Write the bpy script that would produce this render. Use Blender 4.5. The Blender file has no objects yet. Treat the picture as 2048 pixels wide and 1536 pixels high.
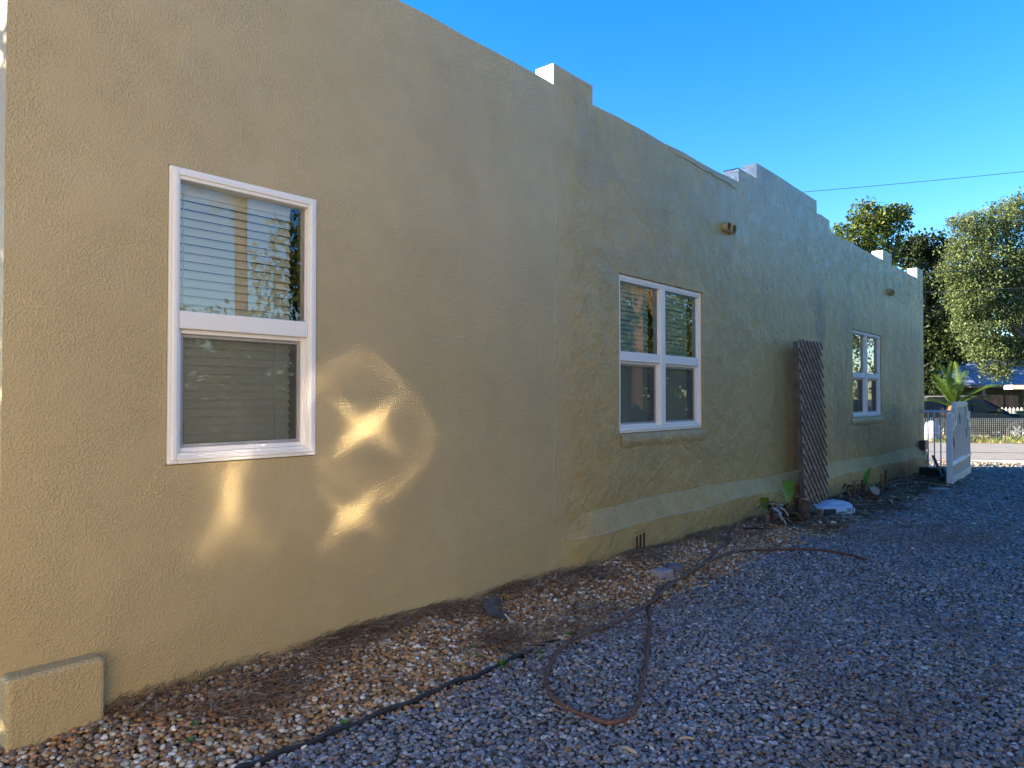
import bpy, bmesh, math, random
import numpy as np
from mathutils import Vector, Matrix
random.seed(7); rng = np.random.default_rng(7)
R = math.radians
S = bpy.context.scene
C = S.collection
# ------------------------------------------------------------------ camera
CAM = Vector((-1.572, -3.599, 1.5)); F = 1450.0          # focal length in pixels of the 2048 px wide photo
cam = bpy.data.objects.new('camera', bpy.data.cameras.new('camera')); C.objects.link(cam); S.camera = cam
cam.location = CAM
cam.rotation_euler = Vector((.7557, .6549, 28 / F)).to_track_quat('-Z', 'Y').to_euler()
cam.data.sensor_width = 36; cam.data.lens = 36 * F / 2048
cam.data.clip_start = .05; cam.data.clip_end = 2000
CM = cam.rotation_euler.to_matrix()
# ------------------------------------------------------------------ sun and sky
SUN_EL = R(20); SD = Vector((.62, -.78, 0)).normalized()   # horizontal travel of the light
L = bpy.data.lights.new('sun', 'SUN'); L.energy = 5.0; L.angle = R(.5); L.color = (1, .84, .62)
sun = bpy.data.objects.new('sun', L); C.objects.link(sun)
sun.rotation_euler = Vector((SD.x * math.cos(SUN_EL), SD.y * math.cos(SUN_EL), -math.sin(SUN_EL))).to_track_quat('-Z', 'Y').to_euler()
W = bpy.data.worlds.new('World'); S.world = W; W.use_nodes = True
wn = W.node_tree
sky = wn.nodes.new('ShaderNodeTexSky'); sky.sky_type = 'NISHITA'; sky.sun_disc = False
sky.sun_elevation = SUN_EL; sky.sun_rotation = math.atan2(-SD.x, -SD.y)
sky.air_density = 1.0; sky.dust_density = .1; sky.ozone_density = 3.0
hs = wn.nodes.new('ShaderNodeHueSaturation'); hs.inputs['Saturation'].default_value = 1.37; hs.inputs['Hue'].default_value = .508
wn.links.new(sky.outputs[0], hs.inputs['Color'])
wn.links.new(hs.outputs[0], wn.nodes['Background'].inputs[0])
wn.nodes['Background'].inputs[1].default_value = .080
S.view_settings.view_transform = 'Standard'; S.view_settings.look = 'None'
S.view_settings.exposure = 2.42; S.view_settings.gamma = 1.0
S.render.engine = 'CYCLES'
cy = S.cycles
cy.use_guiding = True; cy.blur_glossy = .01; cy.sample_clamp_indirect = 0; cy.caustics_reflective = True
cy.use_denoising = True; cy.max_bounces = 8; cy.transparent_max_bounces = 12
# ------------------------------------------------------------------ placement helpers (photo pixel -> point in the place)
def ray(px, py): return CM @ Vector(((px - 1024) / F, -(py - 768) / F, -1))
def gz(x):
    return float(np.interp(x, [7, 16, 22], [0, -.1, -.16]))
def P(px, py, dz=0.0):
    d = ray(px, py); z = 0
    for _ in range(6):
        s = (z + dz - CAM.z) / d.z; p = CAM + d * s; z = gz(p.x)
    return p
def WP(px, py, y=0.0):
    d = ray(px, py); return CAM + d * ((y - CAM.y) / d.y)
def CW(X, Y, z=0.0):       # metres right of / ahead of the camera
    return Vector((CAM.x + .6549 * X + .7557 * Y, CAM.y - .7557 * X + .6549 * Y, z))
ROT_ROAD = math.atan2(-.869, .494)
def RD(a, b, z=0.0):       # along the road, across the road
    return CW(10 + .98 * a + .196 * b, 19.9 - .196 * a + .98 * b, z)
def RA(px, b):             # distance along the road of a pixel column at offset b
    u = (px - 1024) / F; s = (b + 1.96 + 19.5) / (.196 * u + .98)
    return (s * u - 10) * .98 + (s - 19.9) * (-.196)
GF = -.16
# ------------------------------------------------------------------ mesh helpers
class MB:
    def __init__(s): s.v = []; s.f = []; s.m = []; s.sm = []
    def add(s, vs, fs, mi=0, smooth=False):
        k = len(s.v); s.v += [tuple(v) for v in vs]
        for f in fs: s.f.append([i + k for i in f]); s.m.append(mi); s.sm.append(smooth)
    def box(s, x0, x1, y0, y1, z0, z1, mi=0, M=None):
        vs = [Vector((x, y, z)) for z in (z0, z1) for y in (y0, y1) for x in (x0, x1)]
        if M: vs = [M @ v for v in vs]
        s.add(vs, [(0, 2, 3, 1), (4, 5, 7, 6), (0, 1, 5, 4), (2, 6, 7, 3), (0, 4, 6, 2), (1, 3, 7, 5)], mi)
    def bar(s, a, b, w, t, up=(0, 0, 1), mi=0):
        a = Vector(a); b = Vector(b); d = (b - a); l = d.length; d.normalize()
        sd = d.cross(Vector(up)); sd = sd.normalized() if sd.length > 1e-6 else Vector((1, 0, 0))
        n = sd.cross(d)
        vs = [p + sd * (i * w / 2) + n * (j * t / 2) for p in (a, b) for j in (-1, 1) for i in (-1, 1)]
        s.add(vs, [(0, 2, 3, 1), (4, 5, 7, 6), (0, 1, 5, 4), (2, 6, 7, 3), (0, 4, 6, 2), (1, 3, 7, 5)], mi)
    def tube(s, pts, rad, n=8, mi=0, cap=True, smooth=True):
        pts = [Vector(p) for p in pts]; k = len(pts)
        if not hasattr(rad, '__len__'): rad = [rad] * k
        vs = []; N = None
        for i, p in enumerate(pts):
            t = (pts[min(i + 1, k - 1)] - pts[max(i - 1, 0)]).normalized()
            if N is None:
                N = t.cross(Vector((0, 0, 1)))
                if N.length < .1: N = t.cross(Vector((1, 0, 0)))
            N = (N - t * N.dot(t)).normalized(); B = t.cross(N)
            for j in range(n):
                a = 2 * math.pi * j / n; vs.append(p + (N * math.cos(a) + B * math.sin(a)) * rad[i])
        fs = [(i * n + j, i * n + (j + 1) % n, (i + 1) * n + (j + 1) % n, (i + 1) * n + j) for i in range(k - 1) for j in range(n)]
        s.add(vs, fs, mi, smooth)
        if cap:
            s.add(vs[:n], [tuple(range(n))[::-1]], mi); s.add(vs[-n:], [tuple(range(n))], mi)
    def lathe(s, prof, c=(0, 0, 0), n=20, mi=0, M=None, smooth=True):
        vs = []
        for r, z in prof:
            for j in range(n):
                a = 2 * math.pi * j / n; v = Vector((r * math.cos(a), r * math.sin(a), z))
                vs.append((M @ v if M else v) + Vector(c))
        fs = [(i * n + j, i * n + (j + 1) % n, (i + 1) * n + (j + 1) % n, (i + 1) * n + j) for i in range(len(prof) - 1) for j in range(n)]
        s.add(vs, fs, mi, smooth)
    def prism(s, poly, y0, y1, mi=0, M=None):     # poly in (x,z), extruded along y
        n = len(poly)
        vs = [Vector((x, y0, z)) for x, z in poly] + [Vector((x, y1, z)) for x, z in poly]
        if M: vs = [M @ v for v in vs]
        s.add(vs, [tuple(range(n)), tuple(range(2 * n - 1, n - 1, -1))] + [(i, i + n, (i + 1) % n + n, (i + 1) % n) for i in range(n)], mi)
    def build(s, name, mats, parent=None, bevel=0, seg=2, smooth=None, fix=True):
        me = bpy.data.meshes.new(name); me.from_pydata(s.v, [], s.f)
        for m in (mats if isinstance(mats, (list, tuple)) else [mats]): me.materials.append(m)
        me.polygons.foreach_set('material_index', s.m)
        me.polygons.foreach_set('use_smooth', s.sm if smooth is None else [smooth] * len(s.f))
        if fix:
            bm = bmesh.new(); bm.from_mesh(me); bmesh.ops.recalc_face_normals(bm, faces=bm.faces); bm.to_mesh(me); bm.free()
        o = bpy.data.objects.new(name, me); C.objects.link(o)
        if parent: o.parent = parent
        if bevel:
            b = o.modifiers.new('bevel', 'BEVEL'); b.width = bevel; b.segments = seg; b.limit_method = 'ANGLE'; b.angle_limit = R(40)
        return o
def tag(o, label=None, cat=None, group=None, kind=None):
    for k, v in (('label', label), ('category', cat), ('group', group), ('kind', kind)):
        if v: o[k] = v
    return o
def thing(name, label, cat, loc=(0, 0, 0), rz=0, group=None):
    o = bpy.data.objects.new(name, None); o.empty_display_size = .2; C.objects.link(o); o.location = loc; o.rotation_euler = (0, 0, rz)
    return tag(o, label, cat, group)
def spline(pts, n=8):
    pts = [Vector(p) for p in pts]; out = []
    for i in range(len(pts) - 1):
        p0 = pts[max(i - 1, 0)]; p1 = pts[i]; p2 = pts[i + 1]; p3 = pts[min(i + 2, len(pts) - 1)]
        for k in range(n):
            t = k / n
            out.append(.5 * (2 * p1 + (p2 - p0) * t + (2 * p0 - 5 * p1 + 4 * p2 - p3) * t * t + (3 * p1 - p0 - 3 * p2 + p3) * t ** 3))
    out.append(pts[-1]); return out
def npmesh(name, verts, faces, mats, attrs=None, smooth=False, mi=None, parent=None):
    me = bpy.data.meshes.new(name); nv = len(verts); nf, k = faces.shape
    me.vertices.add(nv); me.vertices.foreach_set('co', verts.astype(np.float32).ravel())
    me.loops.add(nf * k); me.loops.foreach_set('vertex_index', faces.astype(np.int32).ravel())
    me.polygons.add(nf); me.polygons.foreach_set('loop_start', np.arange(nf, dtype=np.int32) * k)
    me.polygons.foreach_set('loop_total', np.full(nf, k, np.int32))
    me.polygons.foreach_set('use_smooth', np.full(nf, smooth))
    for m in mats: me.materials.append(m)
    if mi is not None: me.polygons.foreach_set('material_index', mi.astype(np.int32))
    if attrs is not None:
        a = me.color_attributes.new('tint', 'FLOAT_COLOR', 'POINT')
        c = np.ones((nv, 4), np.float32); c[:, :3] = attrs; a.data.foreach_set('color', c.ravel())
    me.update(calc_edges=True)
    o = bpy.data.objects.new(name, me); C.objects.link(o)
    if parent: o.parent = parent
    return o
# ------------------------------------------------------------------ material helpers
class N:
    def __init__(s, name):
        s.m = bpy.data.materials.new(name); s.m.use_nodes = True; s.t = s.m.node_tree
        s.b = s.t.nodes['Principled BSDF']; s.out = s.t.nodes['Material Output']
        s.co = s.n('ShaderNodeTexCoord').outputs['Object']
    def n(s, ty, **k):
        x = s.t.nodes.new(ty)
        for a, v in k.items(): setattr(x, a, v)
        return x
    def lk(s, a, b): s.t.links.new(a, b)
    def setin(s, nd, i, v):
        if isinstance(v, bpy.types.NodeSocket): s.lk(v, nd.inputs[i])
        elif v is not None: nd.inputs[i].default_value = v
    def scale(s, v, sc, off=(0, 0, 0)):
        m = s.n('ShaderNodeMapping'); s.lk(v, m.inputs[0]); m.inputs['Scale'].default_value = sc; m.inputs['Location'].default_value = off
        return m.outputs[0]
    def noise(s, sc, det=2, rough=.5, co=None, dist=0):
        x = s.n('ShaderNodeTexNoise'); s.lk(co or s.co, x.inputs['Vector'])
        x.inputs['Scale'].default_value = sc; x.inputs['Detail'].default_value = det; x.inputs['Roughness'].default_value = rough; x.inputs['Distortion'].default_value = dist
        return x.outputs['Fac']
    def vor(s, sc, co=None, feat='F1', out='Distance'):
        x = s.n('ShaderNodeTexVoronoi', feature=feat); s.lk(co or s.co, x.inputs['Vector']); x.inputs['Scale'].default_value = sc
        return x.outputs[out]
    def math(s, op, a, b=None, c=None, clamp=False):
        x = s.n('ShaderNodeMath', operation=op, use_clamp=clamp)
        for i, v in enumerate((a, b, c)): s.setin(x, i, v)
        return x.outputs[0]
    def rng(s, v, a, b, c=0.0, d=1.0, smooth=True):
        x = s.n('ShaderNodeMapRange', interpolation_type='SMOOTHSTEP' if smooth else 'LINEAR')
        s.setin(x, 0, v); x.inputs[1].default_value = a; x.inputs[2].default_value = b; x.inputs[3].default_value = c; x.inputs[4].default_value = d
        return x.outputs[0]
    def mix(s, f, a, b, bt='MIX'):
        x = s.n('ShaderNodeMix', data_type='RGBA', blend_type=bt)
        s.setin(x, 0, f)
        for i, v in ((6, a), (7, b)): s.setin(x, i, (*v, 1) if isinstance(v, tuple) and len(v) == 3 else v)
        return x.outputs[2]
    def bump(s, h, dist, strength=1.0, nrm=None):
        x = s.n('ShaderNodeBump'); s.lk(h, x.inputs['Height']); x.inputs['Distance'].default_value = dist; x.inputs['Strength'].default_value = strength
        if nrm: s.lk(nrm, x.inputs['Normal'])
        return x.outputs[0]
    def sep(s, v=None):
        x = s.n('ShaderNodeSeparateXYZ'); s.lk(v or s.co, x.inputs[0]); return x.outputs
    def fin(s, color=None, rough=None, nrm=None, **k):
        if isinstance(color, tuple): color = (*color, 1)
        s.setin(s.b, 'Base Color', color); s.setin(s.b, 'Roughness', rough)
        if nrm: s.lk(nrm, s.b.inputs['Normal'])
        for a, v in k.items(): s.setin(s.b, a, v)
        return s.m
def simple(name, c, rough=.6, var=.25, sc=6.0, bump=0.0, bsc=40.0, **k):
    n = N(name); f = n.noise(sc, 4, .6)
    col = n.mix(n.rng(f, .3, .7), tuple(x * (1 - var) for x in c), tuple(min(1, x * (1 + var)) for x in c))
    nr = n.bump(n.noise(bsc, 3), bump) if bump else None
    return n.fin(col, rough, nr, **k)
def attr_mat(name, rough=.8, var=.3, sc=60., translucent=0.0, spec=.5):
    n = N(name); a = n.n('ShaderNodeAttribute'); a.attribute_name = 'tint'
    f = n.noise(sc, 3, .6)
    col = n.mix(n.rng(f, .25, .75, 1 - var, 1 + var), (0., 0., 0.), a.outputs['Color']) if False else None
    v = n.n('ShaderNodeHueSaturation'); n.lk(a.outputs['Color'], v.inputs['Color']); n.lk(n.rng(f, .25, .75, 1 - var, 1 + var), v.inputs['Value'])
    n.fin(v.outputs[0], rough); n.b.inputs['Specular IOR Level'].default_value = spec
    if translucent:
        t = n.n('ShaderNodeBsdfTranslucent'); n.lk(v.outputs[0], t.inputs[0]); mx = n.n('ShaderNodeMixShader'); mx.inputs[0].default_value = translucent
        n.lk(n.b.outputs[0], mx.inputs[1]); n.lk(t.outputs[0], mx.inputs[2]); n.lk(mx.outputs[0], n.out.inputs[0])
    return n.m
def glass_mat(name, refl=None, ior=1.5, rough=.0, tintc=(1, 1, 1)):
    n = N(name); n.t.nodes.remove(n.b)
    tr = n.n('ShaderNodeBsdfTransparent'); tr.inputs[0].default_value = (*tintc, 1)
    gl = n.n('ShaderNodeBsdfGlossy'); gl.inputs['Roughness'].default_value = rough; gl.inputs[0].default_value = (1, 1, 1, 1)
    mx = n.n('ShaderNodeMixShader')
    if refl is None:
        f = n.n('ShaderNodeFresnel'); f.inputs[0].default_value = ior; n.lk(f.outputs[0], mx.inputs[0])
    else: mx.inputs[0].default_value = refl
    n.lk(tr.outputs[0], mx.inputs[1]); n.lk(gl.outputs[0], mx.inputs[2]); n.lk(mx.outputs[0], n.out.inputs[0]); return n.m
# ---- stucco
def stucco():
    n = N('tan_stucco'); x, y, z = n.sep()
    right = n.rng(n.math('ADD', x, n.math('MULTIPLY', n.noise(3, 3), .5)), 3.25, 3.75)
    lown = n.noise(.9, 4, .55); midn = n.noise(4, 4, .6)
    col = n.mix(n.rng(lown, .3, .7), (.42, .315, .150), (.47, .36, .178))
    col = n.mix(n.math('MULTIPLY', n.rng(midn, .35, .75), .35), col, (.38, .29, .14))
    rc = n.mix(n.rng(midn, .3, .7), (.385, .262, .092), (.44, .312, .115))
    col = n.mix(n.math('MULTIPLY', right, .88), col, rc)
    pt = n.math('MULTIPLY', n.rng(n.noise(.75, 4, .5, dist=.5), .52, .55), right)
    col = n.mix(n.math('MULTIPLY', pt, .35), col, (.30, .23, .105))
    crk = n.math('MULTIPLY', n.math('SUBTRACT', 1, n.rng(n.vor(.9, n.scale(n.co, (1, 1, 1.6)), 'DISTANCE_TO_EDGE'), .002, .007)), n.math('MULTIPLY', n.rng(n.noise(1.1, 2), .55, .62), right))
    col = n.mix(n.math('MULTIPLY', crk, .22), col, (.2, .16, .1))
    # mildew stains with shapes of their own
    def blob(cx, cz, rx, rz, amt, hard=.5):
        dx = n.math('DIVIDE', n.math('SUBTRACT', x, cx), rx); dz = n.math('DIVIDE', n.math('SUBTRACT', z, cz), rz)
        d = n.math('SQRT', n.math('ADD', n.math('MULTIPLY', dx, dx), n.math('MULTIPLY', dz, dz)))
        d = n.math('ADD', d, n.math('MULTIPLY', n.math('SUBTRACT', n.noise(3.2, 5, .65), .5), 1.3))
        return n.rng(d, hard, 1.15, amt, 0.0)
    st = None
    for b in ((9.62, 2.72, .26, .62, .55), (15.3, 2.3, 1.1, 1.1, .6), (14.1, 1.9, .5, 1.6, .4), (10.6, 1.3, .5, .9, .4), (12.1, .9, 1.0, .25, .35), (16.2, 1.2, .4, 1.5, .5), (11.0, 2.9, .35, .9, .3), (13.2, 2.9, .3, .7, .3)):
        v = blob(*b); st = v if st is None else n.math('MAXIMUM', st, v)
    streak = n.noise(1, 4, .6, co=n.scale(n.co, (7, 1, .45)))
    st = n.math('MULTIPLY', st, n.rng(streak, .25, .6, .45, 1.0))
    col = n.mix(st, col, (.115, .10, .075))
    speck = n.math('MULTIPLY', n.rng(n.noise(70, 2, .6), .66, .74), n.math('MULTIPLY', right, .55))
    speck = n.math('MULTIPLY', speck, n.rng(x, 6, 10))
    col = n.mix(speck, col, (.12, .11, .09))
    # damp greenish splash-back at the base
    base = n.math('MULTIPLY', n.rng(n.math('ADD', z, n.math('MULTIPLY', n.noise(6, 3), .25)), .12, .4, .5, 0), right)
    col = n.mix(base, col, (.20, .17, .09))
    # surface relief
    wob = n.bump(n.noise(1.6, 3, .5), .024)
    w2 = n.bump(n.math('MULTIPLY', n.noise(7, 3, .6), right), .028, 1, wob)
    w2 = n.bump(pt, .004, 1, w2)
    fineL = n.rng(n.noise(92, 2, .5, dist=.2), .44, .68)
    fineR = n.rng(n.noise(38, 4, .6, co=n.scale(n.co, (1, 1, .75)), dist=.8), .35, .75)
    drip = n.rng(n.noise(1, 5, .65, co=n.scale(n.co, (34, 10, 5.5))), .35, .72)
    topm = n.math('MULTIPLY', n.rng(z, 2.55, 3.7), n.rng(x, 4.5, 7.5))
    dd = n.n('ShaderNodeMix', data_type='FLOAT'); n.lk(topm, dd.inputs[0]); n.lk(fineR, dd.inputs[2]); n.lk(drip, dd.inputs[3])
    ff = n.n('ShaderNodeMix', data_type='FLOAT'); n.lk(right, ff.inputs[0]); n.lk(fineL, ff.inputs[2]); n.lk(dd.outputs[0], ff.inputs[3])
    dens = n.rng(n.noise(3.5, 2), .3, .65, .45, 1.0)
    h = n.math('MULTIPLY', ff.outputs[0], dens)
    fine = n.bump(n.math('MULTIPLY', h, n.math('ADD', n.rng(right, 0, 1, .62, .85, False), n.math('MULTIPLY', topm, 1.9))), .0045, 1, w2)
    # seam between the smooth and the rough render
    sx = n.math('ADD', x, n.math('MULTIPLY', n.math('SUBTRACT', n.noise(2.2, 4, .7), .5), .22))
    seam = n.math('SUBTRACT', 1, n.rng(n.math('ABSOLUTE', n.math('SUBTRACT', sx, 3.12)), .0, .035))
    nr = n.bump(n.math('MULTIPLY', seam, n.rng(n.noise(9, 4), .4, .65)), .006, 1, fine)
    col = n.mix(n.math('MULTIPLY', n.math('MULTIPLY', seam, n.rng(n.noise(2.5, 4), .4, .6)), .2), col, (.5, .45, .32))
    rough = n.math('ADD', n.rng(n.noise(5, 3), .3, .7, .40, .56, False), n.math('MULTIPLY', topm, -.20))
    return n.fin(col, rough, nr, **{'Specular IOR Level': .55})
M_ST = stucco()
def whitecoat():
    n = N('white_roof_coating')
    c = n.mix(n.rng(n.noise(9, 4), .3, .7), (.58, .58, .58), (.70, .70, .69))
    c = n.mix(n.math('MULTIPLY', n.rng(n.noise(3, 5, .7), .55, .75), .3), c, (.4, .38, .33))
    return n.fin(c, .55, n.bump(n.noise(24, 4, .6, dist=1.), .035))
M_WC = whitecoat()
M_VINYL = simple('white_vinyl', (.76, .73, .68), .62, .012, 1.2)
M_VINYLG = simple('grey_sash_seal', (.30, .29, .27), .5, .1)
M_BLIND = simple('cream_blind_slat', (.74, .70, .52), .55, .05, 2)
M_CORD = simple('blind_cord', (.5, .5, .4), .8)
M_GLASS = glass_mat('window_glass', ior=1.75)
M_SCREEN = None
def screen():
    n = N('insect_mesh'); n.t.nodes.remove(n.b)
    tr = n.n('ShaderNodeBsdfTransparent'); df = n.n('ShaderNodeBsdfDiffuse'); df.inputs[0].default_value = (.15, .155, .13, 1)
    mx = n.n('ShaderNodeMixShader'); mx.inputs[0].default_value = .36
    n.lk(tr.outputs[0], mx.inputs[1]); n.lk(df.outputs[0], mx.inputs[2]); n.lk(mx.outputs[0], n.out.inputs[0]); return n.m
M_SCREEN = screen()
M_DARK = simple('dark_void', (.012, .011, .01), .9)
M_BLACK = simple('black_plastic', (.02, .02, .022), .42, .3, 20)
M_WOODG = simple('weathered_grey_wood', (.42, .36, .29), .85, .35, 14, .002, 60)
M_WOODB = simple('reddish_brown_wood', (.10, .076, .055), .8, .3, 10, .002, 60)
M_GATE = simple('pale_grey_gate_paint', (.52, .56, .62), .45, .05, 4)
M_GATEP = simple('grey_gate_panel', (.40, .42, .45), .55, .08, 5)
M_METAL = simple('galvanised_wire', (.52, .53, .52), .45, .15, 5, Metallic=.6)
# ------------------------------------------------------------------ the ground
def ground_mat():
    n = N('dusty_ground')
    f = n.noise(35, 5, .7); g = n.noise(1.2, 4)
    c = n.mix(n.rng(f, .3, .7), (.085, .09, .098), (.20, .205, .22))
    c = n.mix(n.math('MULTIPLY', n.rng(g, .4, .7), .4), c, (.07, .05, .035))
    return n.fin(c, .95, n.bump(n.vor(42), .012))
gx = [-80, -20, 7, 9, 11, 13, 16, 19, 22, 60, 900]
mb = MB(); ys = [-900, -30, -12, -6, 0, 8, 40, 900]
mb.add([(x, y, gz(x)) for y in ys for x in gx], [(j * len(gx) + i, j * len(gx) + i + 1, (j + 1) * len(gx) + i + 1, (j + 1) * len(gx) + i) for j in range(len(ys) - 1) for i in range(len(gx) - 1)])
tag(mb.build('ground', ground_mat(), fix=False), kind='structure')
# boundary between the pebble bed and the blue-grey gravel, as (x, y)
EDGE = [P(*p) for p in ((525, 1536), (700, 1475), (860, 1412), (1000, 1347), (1110, 1302), (1180, 1268), (1290, 1215), (1430, 1168), (1510, 1125), (1590, 1092), (1690, 1058), (1790, 1020), (1890, 985), (1945, 950))]
EX = np.array([p.x for p in EDGE]); EY = np.array([p.y for p in EDGE])
EX = np.concatenate([[-3], EX]); EY = np.concatenate([[EY[0] - .35], EY])
def edge_y(x): return np.interp(x, EX, EY)
mb = MB(); k = 40
xs = np.linspace(-3, EX[-1], k)
for i in range(k - 1):
    a, b = xs[i], xs[i + 1]
    mb.add([(a, edge_y(a), gz(a) + .004), (b, edge_y(b), gz(b) + .004), (b, .05, gz(b) + .004), (a, .05, gz(a) + .004)], [(0, 1, 2, 3)])
def dirt_mat():
    n = N('brown_dirt')
    c = n.mix(n.rng(n.noise(40, 5, .7), .3, .7), (.045, .028, .018), (.13, .085, .05))
    return n.fin(c, .95, n.bump(n.noise(60, 4), .012))
tag(mb.build('pebble_bed_soil', dirt_mat()), kind='structure')
# road, kerb apron, verge
def road_mat():
    n = N('worn_asphalt'); c = n.mix(n.rng(n.noise(3, 5, .6), .3, .7), (.21, .20, .195), (.27, .26, .25))
    return n.fin(n.mix(n.rng(n.noise(80, 2), .4, .7), c, (.15, .145, .14)), .9)
def rstrip(name, b0, b1, m, dz, kind='structure'):
    mb = MB(); mb.add([RD(-40, b0, GF + dz), RD(60, b0, GF + dz), RD(60, b1, GF + dz), RD(-40, b1, GF + dz)], [(0, 1, 2, 3)])
    return tag(mb.build(name, m), kind=kind)
rstrip('road', 0.05, 7.7, road_mat(), .020)
rstrip('road_cable_shadow', 2.65, 2.78, simple('cable_shadow_dark', (.05, .05, .05), .8), .025)  # dark strip painted where a cable's shadow crosses the road
rstrip('kerb', -1.1, .02, simple('pale_concrete', (.40, .37, .33), .9, .1, 3, .002), .014)
rstrip('verge', 7.7, 40, simple('verge_soil', (.07, .065, .03), .95, .4, 4), .010)
# ------------------------------------------------------------------ the tan building
house = thing('stucco_building', 'long tan stucco building with stepped parapet and white windows along the gravel drive', 'building')
HO = [(0, .845, 1.17, 2.65), (4.08, 5.77, 1.17, 2.65), (11.21, 12.97, 1.17, 2.65)]
BLK = [(3.10, 3.66, 4.245), (6.72, 10.08, 4.25), (7.26, 9.495, 4.44), (13.14, 13.78, 4.27), (15.88, 16.43, 4.31)]
X0, X1, LOW, TH = -.678, 16.43, 4.075, .19
def top(x):
    t = LOW
    for a, b, h in BLK:
        if a < x < b: t = max(t, h)
    return t
bx = sorted(set([X0, X1] + [v for h in HO for v in h[:2]] + [v for b in BLK for v in b[:2]] + [round(X0 + .4 * i, 3) for i in range(1, 43)]))
bx = [v for i, v in enumerate(bx) if i == 0 or v - bx[i - 1] > .0005]
keep = set([X0, X1] + [v for h in HO for v in h[:2]] + [v for b in BLK for v in b[:2]])
bx = [v for i, v in enumerate(bx) if v in keep or all(abs(v - w) > .12 for w in keep)]
bz = sorted(set([-.3, 1.17, 2.65, .6, 3.4] + [LOW] + [b[2] for b in BLK]))
nx, nz = len(bx) - 1, len(bz) - 1
def fill(i, k):
    if not (0 <= i < nx and 0 <= k < nz): return False
    x = (bx[i] + bx[i + 1]) / 2; z = (bz[k] + bz[k + 1]) / 2
    return z < top(x) and not any(a < x < b and c < z < d for a, b, c, d in HO)
vid = {}; vv = []; ff = []; mi = []
def vert(i, s, k):
    if (i, s, k) not in vid:
        vid[(i, s, k)] = len(vv); z = bz[k]; x = bx[i]
        if z > 4: 
            r_ = random.Random(i * 7 + k); z += r_.uniform(-.010, .010)
        vv.append((x, TH * s, z))
    return vid[(i, s, k)]
for i in range(nx):
    for k in range(nz):
        if not fill(i, k): continue
        q = lambda *l: ff.append([vert(*t) for t in l])
        hi = bz[k] >= LOW - .001
        q((i, 0, k), (i + 1, 0, k), (i + 1, 0, k + 1), (i, 0, k + 1)); mi.append(0)
        q((i, 1, k), (i, 1, k + 1), (i + 1, 1, k + 1), (i + 1, 1, k)); mi.append(1)
        if not fill(i - 1, k): q((i, 0, k), (i, 0, k + 1), (i, 1, k + 1), (i, 1, k)); mi.append(1 if hi and i > 0 else 0)
        if not fill(i + 1, k): q((i + 1, 0, k), (i + 1, 1, k), (i + 1, 1, k + 1), (i + 1, 0, k + 1)); mi.append(1 if hi else 0)
        if not fill(i, k + 1): q((i, 0, k + 1), (i + 1, 0, k + 1), (i + 1, 1, k + 1), (i, 1, k + 1)); mi.append(1 if hi or bz[k + 1] > 4 else 0)
        if not fill(i, k - 1): q((i, 0, k), (i, 1, k), (i + 1, 1, k), (i + 1, 0, k)); mi.append(0)
mb = MB(); mb.v = vv; mb.f = ff; mb.m = mi; mb.sm = [False] * len(ff)
mb.build('front_wall', [M_ST, M_WC], house, bevel=.024, seg=3)
# the rest of the body, stepping back towards the street end
mb = MB(); H = 4.05
for x0, x1, y0, y1 in ((X0, X0 + .2, TH, 7), (X0 + .2, 12.4, 6.8, 7), (12.4, 12.6, 2.2, 7), (12.6, X1, 2.0, 2.2), (X1 - .2, X1, TH, 2.0)):
    mb.box(x0, x1, y0, y1, -.3, H)
mb.build('side_wall', M_ST, house)
mb = MB(); mb.box(X0 + .2, 12.4, TH, 6.8, 3.5, 3.65); mb.box(12.4, X1 - .2, TH, 2.0, 3.5, 3.65); mb.build('roof', M_WC, house)
mb = MB(); mb.box(X0 + .2, 12.4, TH, 6.8, .2, .3); mb.box(12.4, X1 - .2, TH, 2.0, .2, .3)
mb.box(X0 + .2, 12.4, 1.6, 1.7, .3, 3.5); mb.build('room_floor', simple('dim_room', (.12, .11, .10), .9), house)
# plinth with its sloping ledge
mb = MB(); prof = [(-.085, -.3), (-.085, 0), (-.082, .2), (-.080, .335), (-.070, .350), (-.006, .520), (.03, .55)]
xs = [3.13, 3.25, 3.40, 3.60] + list(np.arange(3.80, 16.3, .22)) + [16.36, 16.44]
amp = [0.0, .22, .5, .8] + [1.0] * (len(xs) - 4)
vs = []
for x, a in zip(xs, amp):
    w1 = .010 * math.sin(x * 3.1) + random.uniform(-.006, .006); w2 = .018 * math.sin(x * 1.3 + 1) + random.uniform(-.008, .008); dz = gz(x)
    for j, (yy, zz) in enumerate(prof):
        vs.append((x, yy * a + (.012 * (1 - a)) + (random.uniform(-.001, .001) if j < 5 else 0), zz + dz * .8 + (w1 if j in (3, 4) else w2 if j >= 5 else 0)))
n_ = len(prof)
mb.add(vs, [(i * n_ + j, (i + 1) * n_ + j, (i + 1) * n_ + j + 1, i * n_ + j + 1) for i in range(len(xs) - 1) for j in range(n_ - 1)], 0, False)
mb.build('plinth', M_ST, house)
# rounded footing block wrapping the near corner
mb = MB(); mb.prism([(-.672, -.3), (-.295, -.3), (-.295, .325), (-.305, .348), (-.672, .35)], -.095, .35)
mb.build('footing_block', M_ST, house, bevel=.02, seg=3)
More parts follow.
